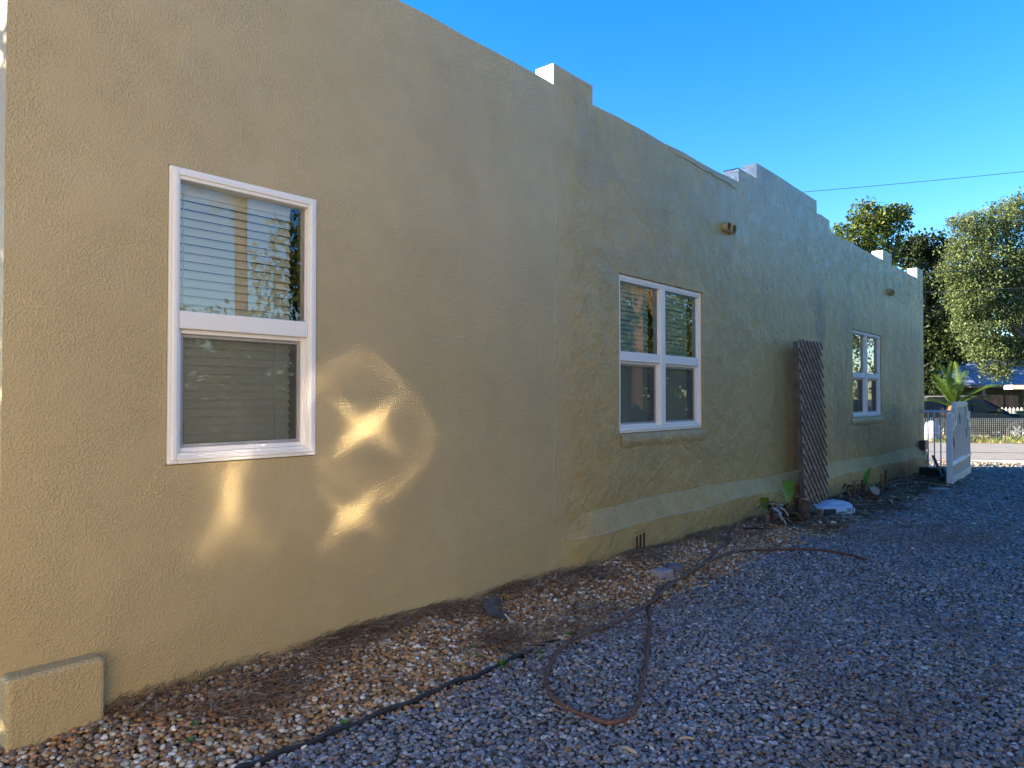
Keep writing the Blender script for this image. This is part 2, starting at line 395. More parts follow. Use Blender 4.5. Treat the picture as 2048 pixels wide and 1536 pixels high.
# peeling lip of render below the parapet
mb = MB(); xs = np.arange(4.95, 6.72, .13)
vs = []
for i, x in enumerate(xs):
    a = min(1, i / 3); zz = 4.02 - .045 * i / len(xs) + .008 * math.sin(i * 1.9) + random.uniform(-.006, .006)
    vs += [(x, .01, 4.06), (x, -.008 * a, 4.052), (x, -.009 * a, zz + .010), (x, .01, zz)]
mb.add(vs, [(i * 4 + j, (i + 1) * 4 + j, (i + 1) * 4 + j + 1, i * 4 + j + 1) for i in range(len(xs) - 1) for j in range(3)])
mb.build('render_lip', M_ST, house)
# foundation vents: near-black boxes painted in for the shaded slots
for vx, vz in ((4.30, .145), (12.85, .10)):
    mb = MB()
    for k in (-1, 0, 1):
        mb.box(vx + k * .062 - .010, vx + k * .062 + .010, -.0885, -.05, vz - .09, vz + .09 + .008 * k, 0)
    vb = mb.build('foundation_vent', M_DARK, house)
    mb = MB(); mb.bar((vx - .09, -.09, vz + .125), (vx + .09, -.09, vz + .13), .012, .006); mb.build('vent_lip', M_ST, vb)
# pipe stubs
def pipe(x, z):
    Mx = Matrix.Rotation(R(96), 3, 'X'); mb = MB()
    mb.lathe([(.058, -.05), (.058, .062), (.055, .065), (.049, .064), (.047, .058)], (x, 0, z), 20, 0, Mx)
    p_ = mb.build('pipe_stub', M_ST, house, fix=True)
    mb = MB(); mb.lathe([(.047, .058), (.046, -.04), (.0, -.04)], (x, 0, z), 20, 0, Mx); mb.build('pipe_bore', simple('dark_bore', (.10, .085, .05), .9), p_)  # bore coloured darker than the pipe
for x, z in ((6.31, 3.47), (6.455, 3.465), (13.50, 3.52), (13.65, 3.52)): pipe(x, z)
# windows
def ring(mb, x0, x1, z0, z1, w, y0, y1, wb=None, wt=None):
    wb = wb or w; wt = wt or w
    mb.box(x0, x0 + w, y0, y1, z0, z1); mb.box(x1 - w, x1, y0, y1, z0, z1)
    mb.box(x0 + w, x1 - w, y0, y1, z0, z0 + wb); mb.box(x0 + w, x1 - w, y0, y1, z1 - wt, z1)
def window(x0, x1, z0, z1, bays, y):
    e = .004
    x0 += e; x1 -= e; z0 += e; z1 -= e
    mb = MB(); fw = .052; ring(mb, x0, x1, z0, z1, fw, y, y + .09, .055, .058)
    ring(mb, x0 + .018, x1 - .018, z0 + .018, z1 - .018, .022, y - .008, y + .01)
    if bays == 2: xm = (x0 + x1) / 2; mb.box(xm - .045, xm + .045, y - .004, y + .09, z0 + .055, z1 - .058)
    w = mb.build('window', M_VINYL, house, bevel=.004)
    zm = (z0 + z1) / 2 - .02
    spans = [(x0 + fw, x1 - fw)] if bays == 1 else [(x0 + fw, xm - .045), (xm + .045, x1 - fw)]
    for a, b in spans:
        mb = MB(); mb.box(a, b, y + .004, y + .075, zm - .045, zm + .045); mb.build('meeting_rail', M_VINYL, w, bevel=.006)
        mb = MB(); ring(mb, a, b, z0 + .055, zm - .045, .022, y + .030, y + .05); mb.build('sash', M_VINYL, w, bevel=.003)
        mb = MB(); ring(mb, a + .022, b - .022, z0 + .077, zm - .067, .018, y + .046, y + .062); mb.build('sash', M_VINYLG, w, bevel=.002)
        mb = MB(); mb.add([(a, y + .042, zm + .045), (b, y + .042, zm + .045), (b, y + .042, z1 - .058), (a, y + .042, z1 - .058)], [(0, 1, 2, 3)]); mb.build('pane', M_GLASS, w, fix=False)
        mb = MB(); mb.add([(a + .02, y + .064, z0 + .07), (b - .02, y + .064, z0 + .07), (b - .02, y + .064, zm - .06), (a + .02, y + .064, zm - .06)], [(0, 1, 2, 3)]); mb.build('pane', M_GLASS, w, fix=False)
        mb = MB(); mb.add([(a + .02, y + .052, z0 + .074), (b - .02, y + .052, z0 + .074), (b - .02, y + .052, zm - .064), (a + .02, y + .052, zm - .064)], [(0, 1, 2, 3)]); mb.build('insect_screen', M_SCREEN, w, fix=False)
        mb = MB(); yb = y + .125; z = z0 + .03; mb.box(a + .012, b - .05, yb - .012, yb + .03, z1 - .10, z1 - .045, 0)
        while z < z1 - .09:
            t = R(64 + random.uniform(-2, 2)); hw = .0250; sag = random.uniform(-.001, .001)
            dy, dz = hw * math.cos(t), hw * math.sin(t)
            xa, xb = a + .008, b - .045
            # tilted slat: upper edge towards the room
            vs = [(xa, yb - dy, z - dz + sag), (xb, yb - dy, z - dz - sag), (xb, yb + dy, z + dz - sag), (xa, yb + dy, z + dz + sag)]
            vs += [(p[0], p[1] + .0025, p[2] + .001) for p in vs]
            mb.add(vs, [(0, 1, 2, 3), (7, 6, 5, 4), (0, 4, 5, 1), (3, 2, 6, 7)]); z += .0445
        bl = mb.build('blind', M_BLIND, w, fix=False)
        mb = MB()
        for f_ in (.09, .80): mb.bar((a + (b - a) * f_, yb - .016, z0 + .03), (a + (b - a) * f_, yb - .016, z1 - .09), .004, .002, up=(0, 1, 0))
        mb.build('ladder_cord', M_CORD, w)
    return w
window(*HO[0], 1, -.014); window(*HO[1], 2, .022); window(*HO[2], 2, .022)
# patched sills under the two street-side windows
for a, b in ((4.10, 5.85), (11.1, 13.1)):
    mb = MB(); xs = np.arange(a, b, .12); vs = []
    for x in xs: vs += [(x, .01, 1.165), (x, -.014, 1.15 + random.uniform(-.004, .004)), (x, -.012, 1.06 + random.uniform(-.02, .02)), (x, .01, 1.02)]
    mb.add(vs, [(i * 4 + j, (i + 1) * 4 + j, (i + 1) * 4 + j + 1, i * 4 + j + 1) for i in range(len(xs) - 1) for j in range(3)], 0, True)
    mb.build('sill_patch', M_ST, house)
# ------------------------------------------------------------------ stones
def ico(sub):
    bm = bmesh.new(); bmesh.ops.create_icosphere(bm, subdivisions=sub, radius=1); v = np.array([x.co[:] for x in bm.verts]); f = np.array([[l.index for l in x.verts] for x in bm.faces]); bm.free(); return v, f
def templates(sub, k, angular):
    v, f = ico(sub); out = []
    for _ in range(k):
        w = v.copy()
        if angular:
            for _ in range(9):
                nrm = rng.normal(size=3); nrm /= np.linalg.norm(nrm); d = rng.uniform(.45, .85); h = w @ nrm; ov = np.maximum(h - d, 0); w = w - ov[:, None] * nrm
            w += rng.normal(scale=.04, size=w.shape)
        else:
            d = rng.normal(size=(3, 3)); w = w * (1 + .16 * np.sin(w @ d[0] * 1.5)[:, None] + .08 * np.sin(w @ d[1] * 2.5)[:, None])
        out.append(w)
    return out, f
def stones(name, pts, z, size, cols, tp, mat, smooth, flat=.62):
    T, f = tp; n = len(pts); k = len(T[0]); TT = np.stack(T)[rng.integers(0, len(T), n)]
    sc = size[:, None] * np.stack([rng.uniform(.8, 1.35, n), rng.uniform(.7, 1.05, n), rng.uniform(flat - .15, flat + .15, n)], 1)
    a = rng.uniform(0, 6.283, n); b = rng.normal(0, .35, n); V = TT * sc[:, None, :]
    cb, sb = np.cos(b)[:, None], np.sin(b)[:, None]; y = V[:, :, 1] * cb - V[:, :, 2] * sb; zz = V[:, :, 1] * sb + V[:, :, 2] * cb
    ca, sa = np.cos(a)[:, None], np.sin(a)[:, None]; x = V[:, :, 0]
    V = np.stack([x * ca - y * sa + pts[:, :1], x * sa + y * ca + pts[:, 1:2], zz + z[:, None]], 2)
    FF = (f[None] + (np.arange(n) * k)[:, None, None]).reshape(-1, 3)
    o = npmesh(name, V.reshape(-1, 3), FF, [mat], np.repeat(cols, k, 0), smooth)
    return tag(o, kind='stuff')
def palette(n, ents):
    w = np.array([e[0] for e in ents]); c = np.array([e[1] for e in ents]); i = rng.choice(len(ents), n, p=w / w.sum())
    return c[i] * rng.uniform(.75, 1.25, (n, 1)) * rng.uniform(.94, 1.06, (n, 3))
GZ = lambda x: np.interp(x, [7, 16, 22], [0, -.1, -.16])
def seen(x, y, m0=-.85, m1=1.25):
    dx, dy = x - CAM.x, y - CAM.y; X = .6549 * dx - .7557 * dy; Y = .7557 * dx + .6549 * dy
    return (Y > 1.9) & (X / np.maximum(Y, .1) > m0) & (X / np.maximum(Y, .1) < m1), Y
def jgrid(x0, x1, y0, y1, s):
    X, Y = np.meshgrid(np.arange(x0, x1, s), np.arange(y0, y1, s)); X = X.ravel() + rng.uniform(-.6, .6, X.size) * s; Y = Y.ravel() + rng.uniform(-.6, .6, X.size) * s
    return X, Y
PAL_G = [(36, (.15, .16, .18)), (28, (.21, .22, .24)), (14, (.085, .09, .10)), (10, (.29, .30, .32)), (12, (.22, .175, .145)), (2, (.25, .15, .07)), (1, (.42, .42, .42))]
PAL_P = [(30, (.38, .24, .115)), (22, (.33, .165, .06)), (13, (.50, .42, .31)), (24, (.155, .09, .048)), (10, (.27, .21, .16)), (4, (.62, .58, .50))]
M_GR = attr_mat('crushed_granite', .7, .35, 90.); M_PB = attr_mat('river_pebble', .55, .3, 70.)
TA2 = templates(2, 14, True); TA1 = templates(1, 14, True); TP2 = templates(2, 12, False); TP1 = templates(1, 12, False)
# low-frequency height of the loose stone
def lump(x, y): return .024 + .012 * np.sin(x * 2.1 + y * 1.7) + .010 * np.sin(x * 4.7 - y * 3.9 + 1)
for nm, x0, x1, s, Y0, Y1, tpa, tpp in (('near', -1.6, 6, .0215, 1.9, 5.2, TA2, TP2), ('mid', -1, 10, .026, 5.2, 8.4, TA1, TP1), ('far', 2, 18, .040, 8.4, 17.5, TA1, TP1)):
    X, Y = jgrid(x0, x1, -8.5, -.02, s); ok, D = seen(X, Y); ok &= (D >= Y0) & (D < Y1) & (Y < np.where(X > 3.2, -.09, -.01))
    X, Y = X[ok], Y[ok]
    wob_ = .05 * np.sin(X * 5.3) + .04 * np.sin(X * 11.1 + 2) + rng.normal(0, .05, X.size)
    peb = Y > edge_y(X) + wob_
    mulch = np.clip((X - 6.6) / 1.6, 0, 1); keep_ = ~peb | (rng.uniform(size=X.size) > .86 * mulch)
    X, Y, peb = X[keep_], Y[keep_], peb[keep_]
    for isp in (0, 1):
        q = peb == bool(isp); n = q.sum()
        if not n: continue
        x, y = X[q], Y[q]; p2 = np.stack([x, y], 1)
        bank = np.where(y > -.5, .05 * (1 + y / .5), 0) * np.clip((6.5 - x) / 2, 0, 1) if isp else 0
        size = rng.uniform(.75, 1.35, n) * s * (.56 if isp else .62) * np.where(rng.uniform(size=n) > .93, 1.35, 1)
        z = GZ(x) + lump(x, y) + .008 + bank + rng.uniform(-.004, .010, n)
        cc = palette(n, PAL_P if isp else PAL_G)
        if not isp:     # dusty brown patches
            dv = np.clip(.5 * np.sin(x * 1.3 + 2 * np.sin(y * 1.1)) + .5 * np.sin(y * 2.3 + x * .7 + 1) + .25 * np.sin(x * 6.1 + y * 5.2) - .25, 0, 1)[:, None] * .45; cc = cc * (1 - dv) + dv * np.array([.15, .105, .07])
        stones('pebbles' if isp else 'gravel', p2, z, size, cc, tpp if isp else tpa, M_PB if isp else M_GR, bool(isp), .68 if isp else .6)
# finer chips and grit filling the gaps
X, Y = jgrid(-1.6, 8, -6.2, -.02, .019); ok, D = seen(X, Y); ok &= (D < 6.5) & (Y < np.where(X > 3.2, -.09, -.01)); X, Y = X[ok], Y[ok]; peb = Y > edge_y(X) + rng.normal(0, .06, X.size)
for isp in (0, 1):
    q = peb == bool(isp); x, y = X[q], Y[q]; n = len(x); bank = np.where(y > -.5, .05 * (1 + y / .5), 0) * np.clip((6.5 - x) / 2, 0, 1) if isp else 0
    stones('pebbles' if isp else 'gravel', np.stack([x, y], 1), GZ(x) + lump(x, y) + bank - .002, rng.uniform(.006, .011, n), palette(n, PAL_P if isp else PAL_G) * .8, TP1 if isp else TA1, M_PB if isp else M_GR, False, .7)
# soil that the pebbles lie on, following their bank
mb = MB(); xs = np.arange(-1.6, 8, .2); yy = [-.02, -.12, -.25, -.5]
vs = [(x, y, gz(x) + float(lump(x, y)) + (.045 * (1 + y / .5)) * min(1, max(0, (6.5 - x) / 2)) + (.001 if y > -.45 else -.03)) for x in xs for y in yy]
mb.add(vs, [(i * 4 + j, (i + 1) * 4 + j, (i + 1) * 4 + j + 1, i * 4 + j + 1) for i in range(len(xs) - 1) for j in range(3)], 0, True)
tag(mb.build('soil_bank', dirt_mat()), kind='structure')
# ------------------------------------------------------------------ pine needles and dead leaves
def needles(name, cx, cy, spread, n, length, w, cols, mat, zlift=.02, up=.12):
    # cx, cy arrays of clump centres
    i = rng.integers(0, len(cx), n); x = cx[i] + rng.normal(0, 1, n) * spread; y = np.minimum(cy[i] + rng.normal(0, 1, n) * spread * .7, -.012)
    y = np.where((x > 3.2) & (y > -.1), -.1, y)
    a = rng.uniform(0, 6.283, n); l = length * rng.uniform(.5, 1.2, n); e = np.abs(rng.normal(0, up, n)); cur = rng.normal(0, .5, n)
    segs = 4; V = np.zeros((n, segs + 1, 2, 3)); px, py, pz = x.copy(), y.copy(), GZ(x) + lump(x, y) + zlift + rng.uniform(0, .03, n) + np.where((y > -.5) & (x < 6), .05 * (1 + y / .5), 0)
    for s_ in range(segs + 1):
        aa = a + cur * s_ / segs; wx, wy = -np.sin(aa) * w, np.cos(aa) * w
        for k_, sg in ((0, -1), (1, 1)):
            V[:, s_, k_, 0] = px + sg * wx; V[:, s_, k_, 1] = py + sg * wy; V[:, s_, k_, 2] = pz + (w * .8 if k_ else 0)
        st = l / segs; px = px + np.cos(aa) * st; py = np.minimum(py + np.sin(aa) * st, -.006 - .085 * (px > 3.2)); pz = pz + st * (np.sin(e) - .25 * e * s_)
    base = np.arange(n)[:, None, None] * (2 * (segs + 1)); q = np.array([[2 * s_, 2 * s_ + 1, 2 * s_ + 3, 2 * s_ + 2] for s_ in range(segs)])
    FF = (base + q[None]).reshape(-1, 4)
    return tag(npmesh(name, V.reshape(-1, 3), FF, [mat], np.repeat(cols, 2 * (segs + 1), 0), False), kind='stuff')
M_ND = attr_mat('dry_needle', .8, .2, 20.)
PAL_N = [(5, (.16, .085, .042)), (4, (.10, .055, .03)), (2, (.26, .16, .08)), (1, (.34, .25, .14))]
cl = [P(*p) for p in ((300, 1455), (420, 1450), (470, 1440), (520, 1425), (610, 1365), (690, 1310), (700, 1300), (560, 1400), (760, 1290), (860, 1240), (990, 1290), (1000, 1300), (1040, 1310), (915, 1250), (1120, 1190), (1180, 1235), (1200, 1170), (1280, 1140), (1300, 1130), (1400, 1090), (1450, 1090), (1500, 1075), (1180, 1160), (640, 1330), (1000, 1205), (1150, 1270))]
cx = np.array([p.x for p in cl]); cy_ = np.array([p.y for p in cl])
needles('pine_needles', cx, cy_, .12, 3400, .15, .0013, palette(3400, PAL_N), M_ND, .022)
cx2 = rng.uniform(-.3, 7.5, 60); cy2 = rng.uniform(-.09, 0, 60) - .05
needles('pine_needles', cx2, cy2, .08, 2600, .12, .0012, palette(2600, PAL_N), M_ND, .015, .22)
cx3 = rng.uniform(6.8, 15, 90); cy3 = np.array([rng.uniform(edge_y(x), -.12) for x in cx3])
needles('bark_mulch', cx3, cy3, .22, 5200, .14, .0035, palette(5200, [(5, (.07, .04, .025)), (4, (.12, .07, .04)), (2, (.20, .13, .08)), (1, (.36, .30, .22))]), M_ND, .012, .10)
gxs, gys = jgrid(-.5, 9, -6, -.6, .55); g_ok = gys < edge_y(gxs); 
needles('plant_litter', gxs[g_ok], gys[g_ok], .22, 1800, .10, .0015, palette(1800, [(4, (.15, .09, .05)), (3, (.24, .15, .08)), (2, (.36, .27, .16))]), M_ND, .022, .05)
q_ = [P(*p) for p in ((1830, 1260), (1900, 1270), (1840, 1460), (1800, 1440), (1960, 1330), (1990, 1380), (1560, 1300), (1700, 1420), (1640, 1350), (1960, 1480))]
needles('plant_litter', np.array([p.x for p in q_]), np.array([p.y for p in q_]), .24, 900, .13, .0014, palette(900, PAL_N), M_ND, .024, .05)
def litter(name, x, y, z, size, cols, mat, kind='stuff'):
    n = len(x); a = rng.uniform(0, 6.283, n); t = rng.normal(0, .35, (n, 2))
    base = np.array([[-1, 0, .12], [0, -.45, 0], [1, 0, .15], [0, .45, 0.05]]); V = base[None] * size[:, None, None]
    V[:, :, 2] += V[:, :, 0] * t[:, :1] + V[:, :, 1] * t[:, 1:]
    c, s_ = np.cos(a)[:, None], np.sin(a)[:, None]
    V = np.stack([V[:, :, 0] * c - V[:, :, 1] * s_ + x[:, None], V[:, :, 0] * s_ + V[:, :, 1] * c + y[:, None], V[:, :, 2] + z[:, None]], 2)
    FF = np.arange(n * 4).reshape(-1, 4)
    return tag(npmesh(name, V.reshape(-1, 3), FF, [mat], np.repeat(cols, 4, 0), True), kind=kind)
M_LF = attr_mat('dead_leaf', .7, .25, 30., .2)
PAL_L = [(4, (.30, .14, .05)), (3, (.20, .10, .045)), (2, (.42, .28, .13)), (1, (.5, .38, .2))]
x, y = rng.uniform(-1, 9, 420), rng.uniform(-5.5, -.12, 420)
litter('fallen_leaves', x, y, GZ(x) + lump(x, y) + .032, rng.uniform(.008, .018, 420), palette(420, PAL_L) * .75, M_LF)
x, y = rng.uniform(7, 16, 500), rng.uniform(-2.2, -.15, 500); okk = y > edge_y(x) - .3; x, y = x[okk], y[okk]
litter('fallen_leaves', x, y, GZ(x) + .025, rng.uniform(.02, .06, len(x)), palette(len(x), PAL_L + [(3, (.09, .06, .04))]), M_LF)
ab = np.stack([rng.uniform(-14, 22, 2600), -rng.uniform(1.0, 1.0 + 2.2, 2600)], 1); pw = np.array([RD(a, b)[:2] for a, b in ab])
litter('fallen_leaves', pw[:, 0], pw[:, 1], np.full(2600, GF + .03), rng.uniform(.03, .07, 2600), palette(2600, [(4, (.42, .26, .10)), (3, (.5, .36, .18)), (2, (.3, .16, .07))]), M_LF)
# driveway stones beyond the building, coarser
ab = np.stack([rng.uniform(-10, 16, 5000), -rng.uniform(1.2, 5.5, 5000)], 1); pw = np.array([RD(a, b)[:2] for a, b in ab])
stones('gravel', pw, np.full(5000, GF + .03), rng.uniform(.03, .05, 5000), palette(5000, [(3, (.30, .28, .26)), (2, (.2, .19, .18)), (1, (.4, .38, .34))]), TA1, M_GR, False)
# verge grass
M_GS = attr_mat('grass_blade', .6, .2, 5., .35)
def grass(name, pw, z, h, cols, w=.012):
    n = len(pw); a = rng.uniform(0, 6.283, n); l = rng.normal(0, .35, (n, 2)); V = np.zeros((n, 4, 3)); dx, dy = np.cos(a) * w, np.sin(a) * w
    for k_, (sd, t) in enumerate(((-1, 0), (1, 0), (.6, .6), (-.1, 1))):
        V[:, k_, 0] = pw[:, 0] + sd * dx + l[:, 0] * h * t * t; V[:, k_, 1] = pw[:, 1] + sd * dy + l[:, 1] * h * t * t; V[:, k_, 2] = z + h * t
    return tag(npmesh(name, V.reshape(-1, 3), np.arange(n * 4).reshape(-1, 4), [M_GS], np.repeat(cols, 4, 0), True), kind='stuff')
n = 9000; a = rng.uniform(-12, 18, n); b = 7.8 + rng.beta(1.2, 1.2, n) * 2.3
den = np.sin(a * 1.7) + np.sin(a * 4.1 + 1) + rng.normal(0, 1, n) > -.9; a, b = a[den], b[den]
pw = np.array([RD(i, j)[:2] for i, j in zip(a, b)]); n = len(a)
grass('grass', pw, GF + .01, rng.uniform(.08, .24, n) * (.7 + .5 * (b > 9)), palette(n, [(5, (.13, .20, .035)), (3, (.20, .25, .06)), (2, (.30, .24, .09)), (1, (.4, .32, .16))]), .014)
ab = np.stack([rng.uniform(-12, 18, 900), 7.6 + np.abs(rng.normal(0, .25, 900))], 1); pw = np.array([RD(i, j)[:2] for i, j in ab])
litter('fallen_leaves', pw[:, 0], pw[:, 1], np.full(900, GF + .04), rng.uniform(.03, .07, 900), palette(900, [(4, (.42, .24, .09)), (3, (.5, .34, .16))]), M_LF)
# ------------------------------------------------------------------ things on the ground by the wall
M_RUST = simple('rusty_brown_hose', (.115, .052, .032), .62, .35, 30, .0008, 120)
HZ = [(1478, 1044), (1468, 1056), (1459, 1071), (1455, 1086), (1441, 1100), (1404, 1134), (1368, 1160), (1323, 1182), (1304, 1206), (1298, 1224), (1300, 1252), (1295, 1297), (1290, 1349), (1278, 1409), (1258, 1443), (1222, 1456), (1184, 1446), (1138, 1426), (1107, 1405), (1093, 1381), (1094, 1358), (1110, 1325), (1135, 1300), (1173, 1277), (1215, 1260), (1260, 1239), (1299, 1216), (1330, 1192), (1368, 1167), (1404, 1142), (1438, 1121), (1490, 1107), (1540, 1102), (1590, 1101), (1640, 1106), (1690, 1116), (1733, 1129)]
hp = []
for i, p in enumerate(HZ):
    w = P(p[0], p[1], .035); w.z = gz(w.x) + float(lump(w.x, w.y)) + .034 + (.03 if i in (25, 26, 27, 28, 29) else 0); hp.append(w)
hs_ = spline(hp, 8); rad = [.0115 + .0006 * math.sin(i * 1.7) for i in range(len(hs_))]
hose = thing('garden_hose', 'rust-brown hose lying in a long loop on the grey gravel', 'hose', hp[14])
def loc_(o, pts): return [p - o.location for p in pts]
mb = MB(); mb.tube(loc_(hose, hs_), rad, 10); mb.build('tube', M_RUST, hose)
M_JT = simple('pale_hose_joint', (.22, .14, .10), .7)
for i in (80, 112, 136, 160, 184): mb = MB(); mb.tube(loc_(hose, [hs_[i], hs_[i] * .6 + hs_[i + 1] * .4]), .0124, 10); mb.build('joint', M_JT, hose)
# black edging strip
ep = [P(*p) for p in ((470, 1556), (525, 1534), (610, 1503), (700, 1472), (790, 1440), (860, 1412), (905, 1388), (960, 1368), (1005, 1346), (1060, 1322), (1108, 1302), (1140, 1288))]
es = spline(ep, 6); mb = MB()
vs = []
for i, p in enumerate(es):
    t = (es[min(i + 1, len(es) - 1)] - es[max(i - 1, 0)]).normalized(); s_ = Vector((-t.y, t.x, 0)); h = .030 + .006 * math.sin(i * .9) + float(lump(p.x, p.y)) - max(0, i - len(es) + 8) * .006
    c = [(-.004, -.05), (-.006, h - .008), (-.009, h + .004), (0, h + .010), (.009, h + .004), (.006, h - .008), (.004, -.05)]
    vs += [p + s_ * a + Vector((0, 0, b)) for a, b in c]
mb.add(vs, [(i * 7 + j, (i + 1) * 7 + j, (i + 1) * 7 + j + 1, i * 7 + j + 1) for i in range(len(es) - 1) for j in range(6)], 0, True)
tag(mb.build('garden_edging', M_BLACK), 'black plastic edging strip between the tan pebbles and grey gravel', 'edging')
# two pavers
def paver(name, c, lx, ly, h, rz, m, label, group=None):
    o = thing(name, label, 'paver', c, rz, group); mb = MB(); mb.box(-lx / 2, lx / 2, -ly / 2, ly / 2, -.02, h); b = mb.build('block', m, o, bevel=.012, seg=3); return o
c = P(1324, 1166); c.z = .040
paver('paver_block', c, .155, .115, .072, R(-14), simple('pinkish_concrete', (.30, .255, .26), .85, .15, 20, .002), 'pinkish grey paver block lying beside the hose, nearer of two', 'loose pavers by the hose')
c = P(1349, 1157); c.z = .036; c.x += .05; c.y += .03
paver('paver_block', c, .15, .12, .066, R(38), simple('dark_concrete', (.12, .125, .14), .85, .15, 20, .002), 'dark grey paver block half behind the pinkish paver', 'loose pavers by the hose')
c = P(1877, 983); c.z += .03
paver('paver_block', c, .30, .14, .03, R(-45), simple('blue_grey_stone', (.23, .26, .32), .8, .1, 20, .002), 'flat grey stone slab on the dirt before the white gate')
# torn black plastic strip
c = P(1000, 1255); sc_ = thing('plastic_scrap', 'torn folded black plastic edging scrap standing among the tan pebbles', 'plastic scrap', (c.x, c.y, .05), R(10))
mb = MB(); q = [P(974, 1214), P(1000, 1216), P(1022, 1226), P(985, 1240), P(1008, 1252), P(996, 1262), P(988, 1240), P(976, 1226)]
pts = [(-.02, .12, .10), (.06, .10, .115), (.11, .055, .10), (.03, .03, .05), (.055, -.045, .045), (.0, -.05, .01), (-.02, .02, .02), (-.045, .06, .03)]
mb.add(pts + [(a, b + .006, c_ - .004) for a, b, c_ in pts], [(0, 1, 3, 7), (1, 2, 3), (7, 3, 6), (3, 4, 5, 6), (8, 15, 11, 9), (9, 11, 10), (15, 14, 11), (11, 14, 13, 12)])
mb.build('strip', simple('dusty_black_plastic', (.045, .043, .04), .7, .5, 12), sc_, fix=False)
mb = MB(); mb.tube([(.035, -.075, -.02), (.01, -.03, .04)], .005, 6); mb.build('stake', simple('pale_stake', (.5, .42, .3), .8), sc_)
# weeds
M_WEED = simple('weed_leaf', (.075, .17, .025), .55, .3, 9)
weeds = [((1003, 1349), 1.3, 'bright green weed at the edge of the black edging strip'), ((956, 1332), .7, 'tiny weed on tan pebbles above the edging'), ((948, 1312), .7, 'small round weed among the tan pebbles below the plastic scrap'), ((1142, 1290), .9, 'small weed touching the rusty hose at the edging end'), ((1080, 1327), .8, 'small weed on grey gravel beside a pale stalk'), ((394, 1473), .9, 'low weed in brown needles right of the wall block'), ((379, 1505), .7, 'single weed sprig on pebbles near the bottom edge of the photo'), ((600, 1384), .6, 'tiny weed on pebbles near the wall below the big window'), ((692, 1467), .9, 'little weed right beside the black edging, nearest the camera')]
for (px, py), s_, lab in weeds:
    c = P(px, py); o = thing('weed_sprout', lab, 'weed', (c.x, c.y, gz(c.x) + float(lump(c.x, c.y)) + .02), random.uniform(0, 6), 'green weeds in the gravel')
    mb = MB()
    for k in range(11):
        a = random.uniform(0, 6.28); l = random.uniform(.02, .045) * s_; e = random.uniform(.2, 1.1); d = Vector((math.cos(a) * math.cos(e), math.sin(a) * math.cos(e), math.sin(e))); s2 = Vector((-math.sin(a), math.cos(a), 0)) * l * .3
        b0 = d * l * .2; m_ = d * l * .7 + Vector((0, 0, .004)); mb.add([b0, m_ - s2, d * l * 1.15 - Vector((0, 0, .004)), m_ + s2], [(0, 1, 2, 3)])
    mb.build('leaf_tuft', M_WEED, o, fix=False)
# sticks and dried stalks
M_STK = simple('pale_dry_stalk', (.38, .29, .18), .8, .25, 12); M_STKD = simple('brown_dry_stalk', (.20, .13, .09), .8, .25, 12)
sticks = [((1072, 1338), (1107, 1317), .008, M_STK, 'pale split stalk lying just below the black edging'), ((888, 1425), (910, 1385), .004, M_STKD, 'thin curved twig lying on the grey gravel below the edging'), ((1248, 1468), (1286, 1447), .007, M_STKD, 'flat dry stalk under the near bend of the hose loop'), ((1245, 1515), (1275, 1528), .009, M_STK, 'broken pale stalk at the bottom edge right of the hose'), ((1498, 1310), (1548, 1313), .006, M_STK, 'pale straight twig alone in the middle of the grey gravel'), ((1358, 1497), (1390, 1497), .006, M_STK, 'short pale twig on gravel below the hose loop'), ((1778, 972), (1815, 962), .012, M_STK, 'pale dry palm stalk sloping against the wall base past the plants'), ((1782, 978), (1806, 970), .010, M_STK, 'shorter pale stalk lying just in front of the long palm stalk'), ((1780, 1001), (1820, 1014), .012, M_STKD, 'brown stalk on bark mulch in front of the far plants'), ((1832, 1023), (1864, 1017), .016, M_STKD, 'bent brown palm butt at the gravel edge below the gate'), ((1915, 998), (1932, 998), .010, M_STK, 'short pale chip on gravel below the gate corner'), ((1253, 1112), (1272, 1120), .004, M_STK, 'thin pale straw below the vent slots at the wall')]
for a, b, r_, m_, lab in sticks:
    p, q = P(*a), P(*b); L_ = (q - p).length; o = thing('dry_stalk', lab, 'stalk', ((p + q) / 2 + Vector((0, 0, float(lump(p.x, p.y)) * .5 + .03))), math.atan2(q.y - p.y, q.x - p.x), 'dry stalks on the ground')
    mb = MB(); mb.tube([(-L_ / 2, 0, 0), (-L_ * .2, .03 * L_, .006), (L_ * .2, .02 * L_, .004), (L_ / 2, -.02 * L_, .002)], [r_ * .9, r_, r_, r_ * .5], 6); mb.build('stalk', m_, o)
# ------------------------------------------------------------------ wooden trellis leaning on the wall
tr = thing('wooden_trellis', 'weathered wooden lattice trellis leaning upright against the tan wall', 'trellis', (8.2, -.05, gz(8.6)))
TW, TH_ = .88, 2.30
def ty(z): return -.21 + .085 * z / TH_
def lattice(sign, off, shift, over, w=.034, t=.012):
    mb = MB(); st = .14; c0 = -TH_ - 1 if sign > 0 else -1
    k = 0; d = -TH_ - .2 + shift
    while d < TW + TH_ + .2:
        # slat along x - d = sign * (TH_ - z)  (sign>0: '\', sign<0: '/')
        if sign > 0: f = lambda x: TH_ - (x - d)
        else: f = lambda x: (x - d)
        ov = over * random.uniform(.2, 1)
        xa, xb = random.uniform(-.012, .004), TW + ov
        # clip to 0..TH_
        xs_ = sorted([d, d + TH_]); a, b = max(xa, xs_[0]), min(xb, xs_[1])
        if b - a > .05:
            p, q = (a, f(a)), (b, f(b)); mb.bar((p[0], ty(p[1]) + off, p[1]), (q[0], ty(q[1]) + off, q[1]), t if False else w, t, up=(0, 1, 0))
        d += st; k += 1
    return mb
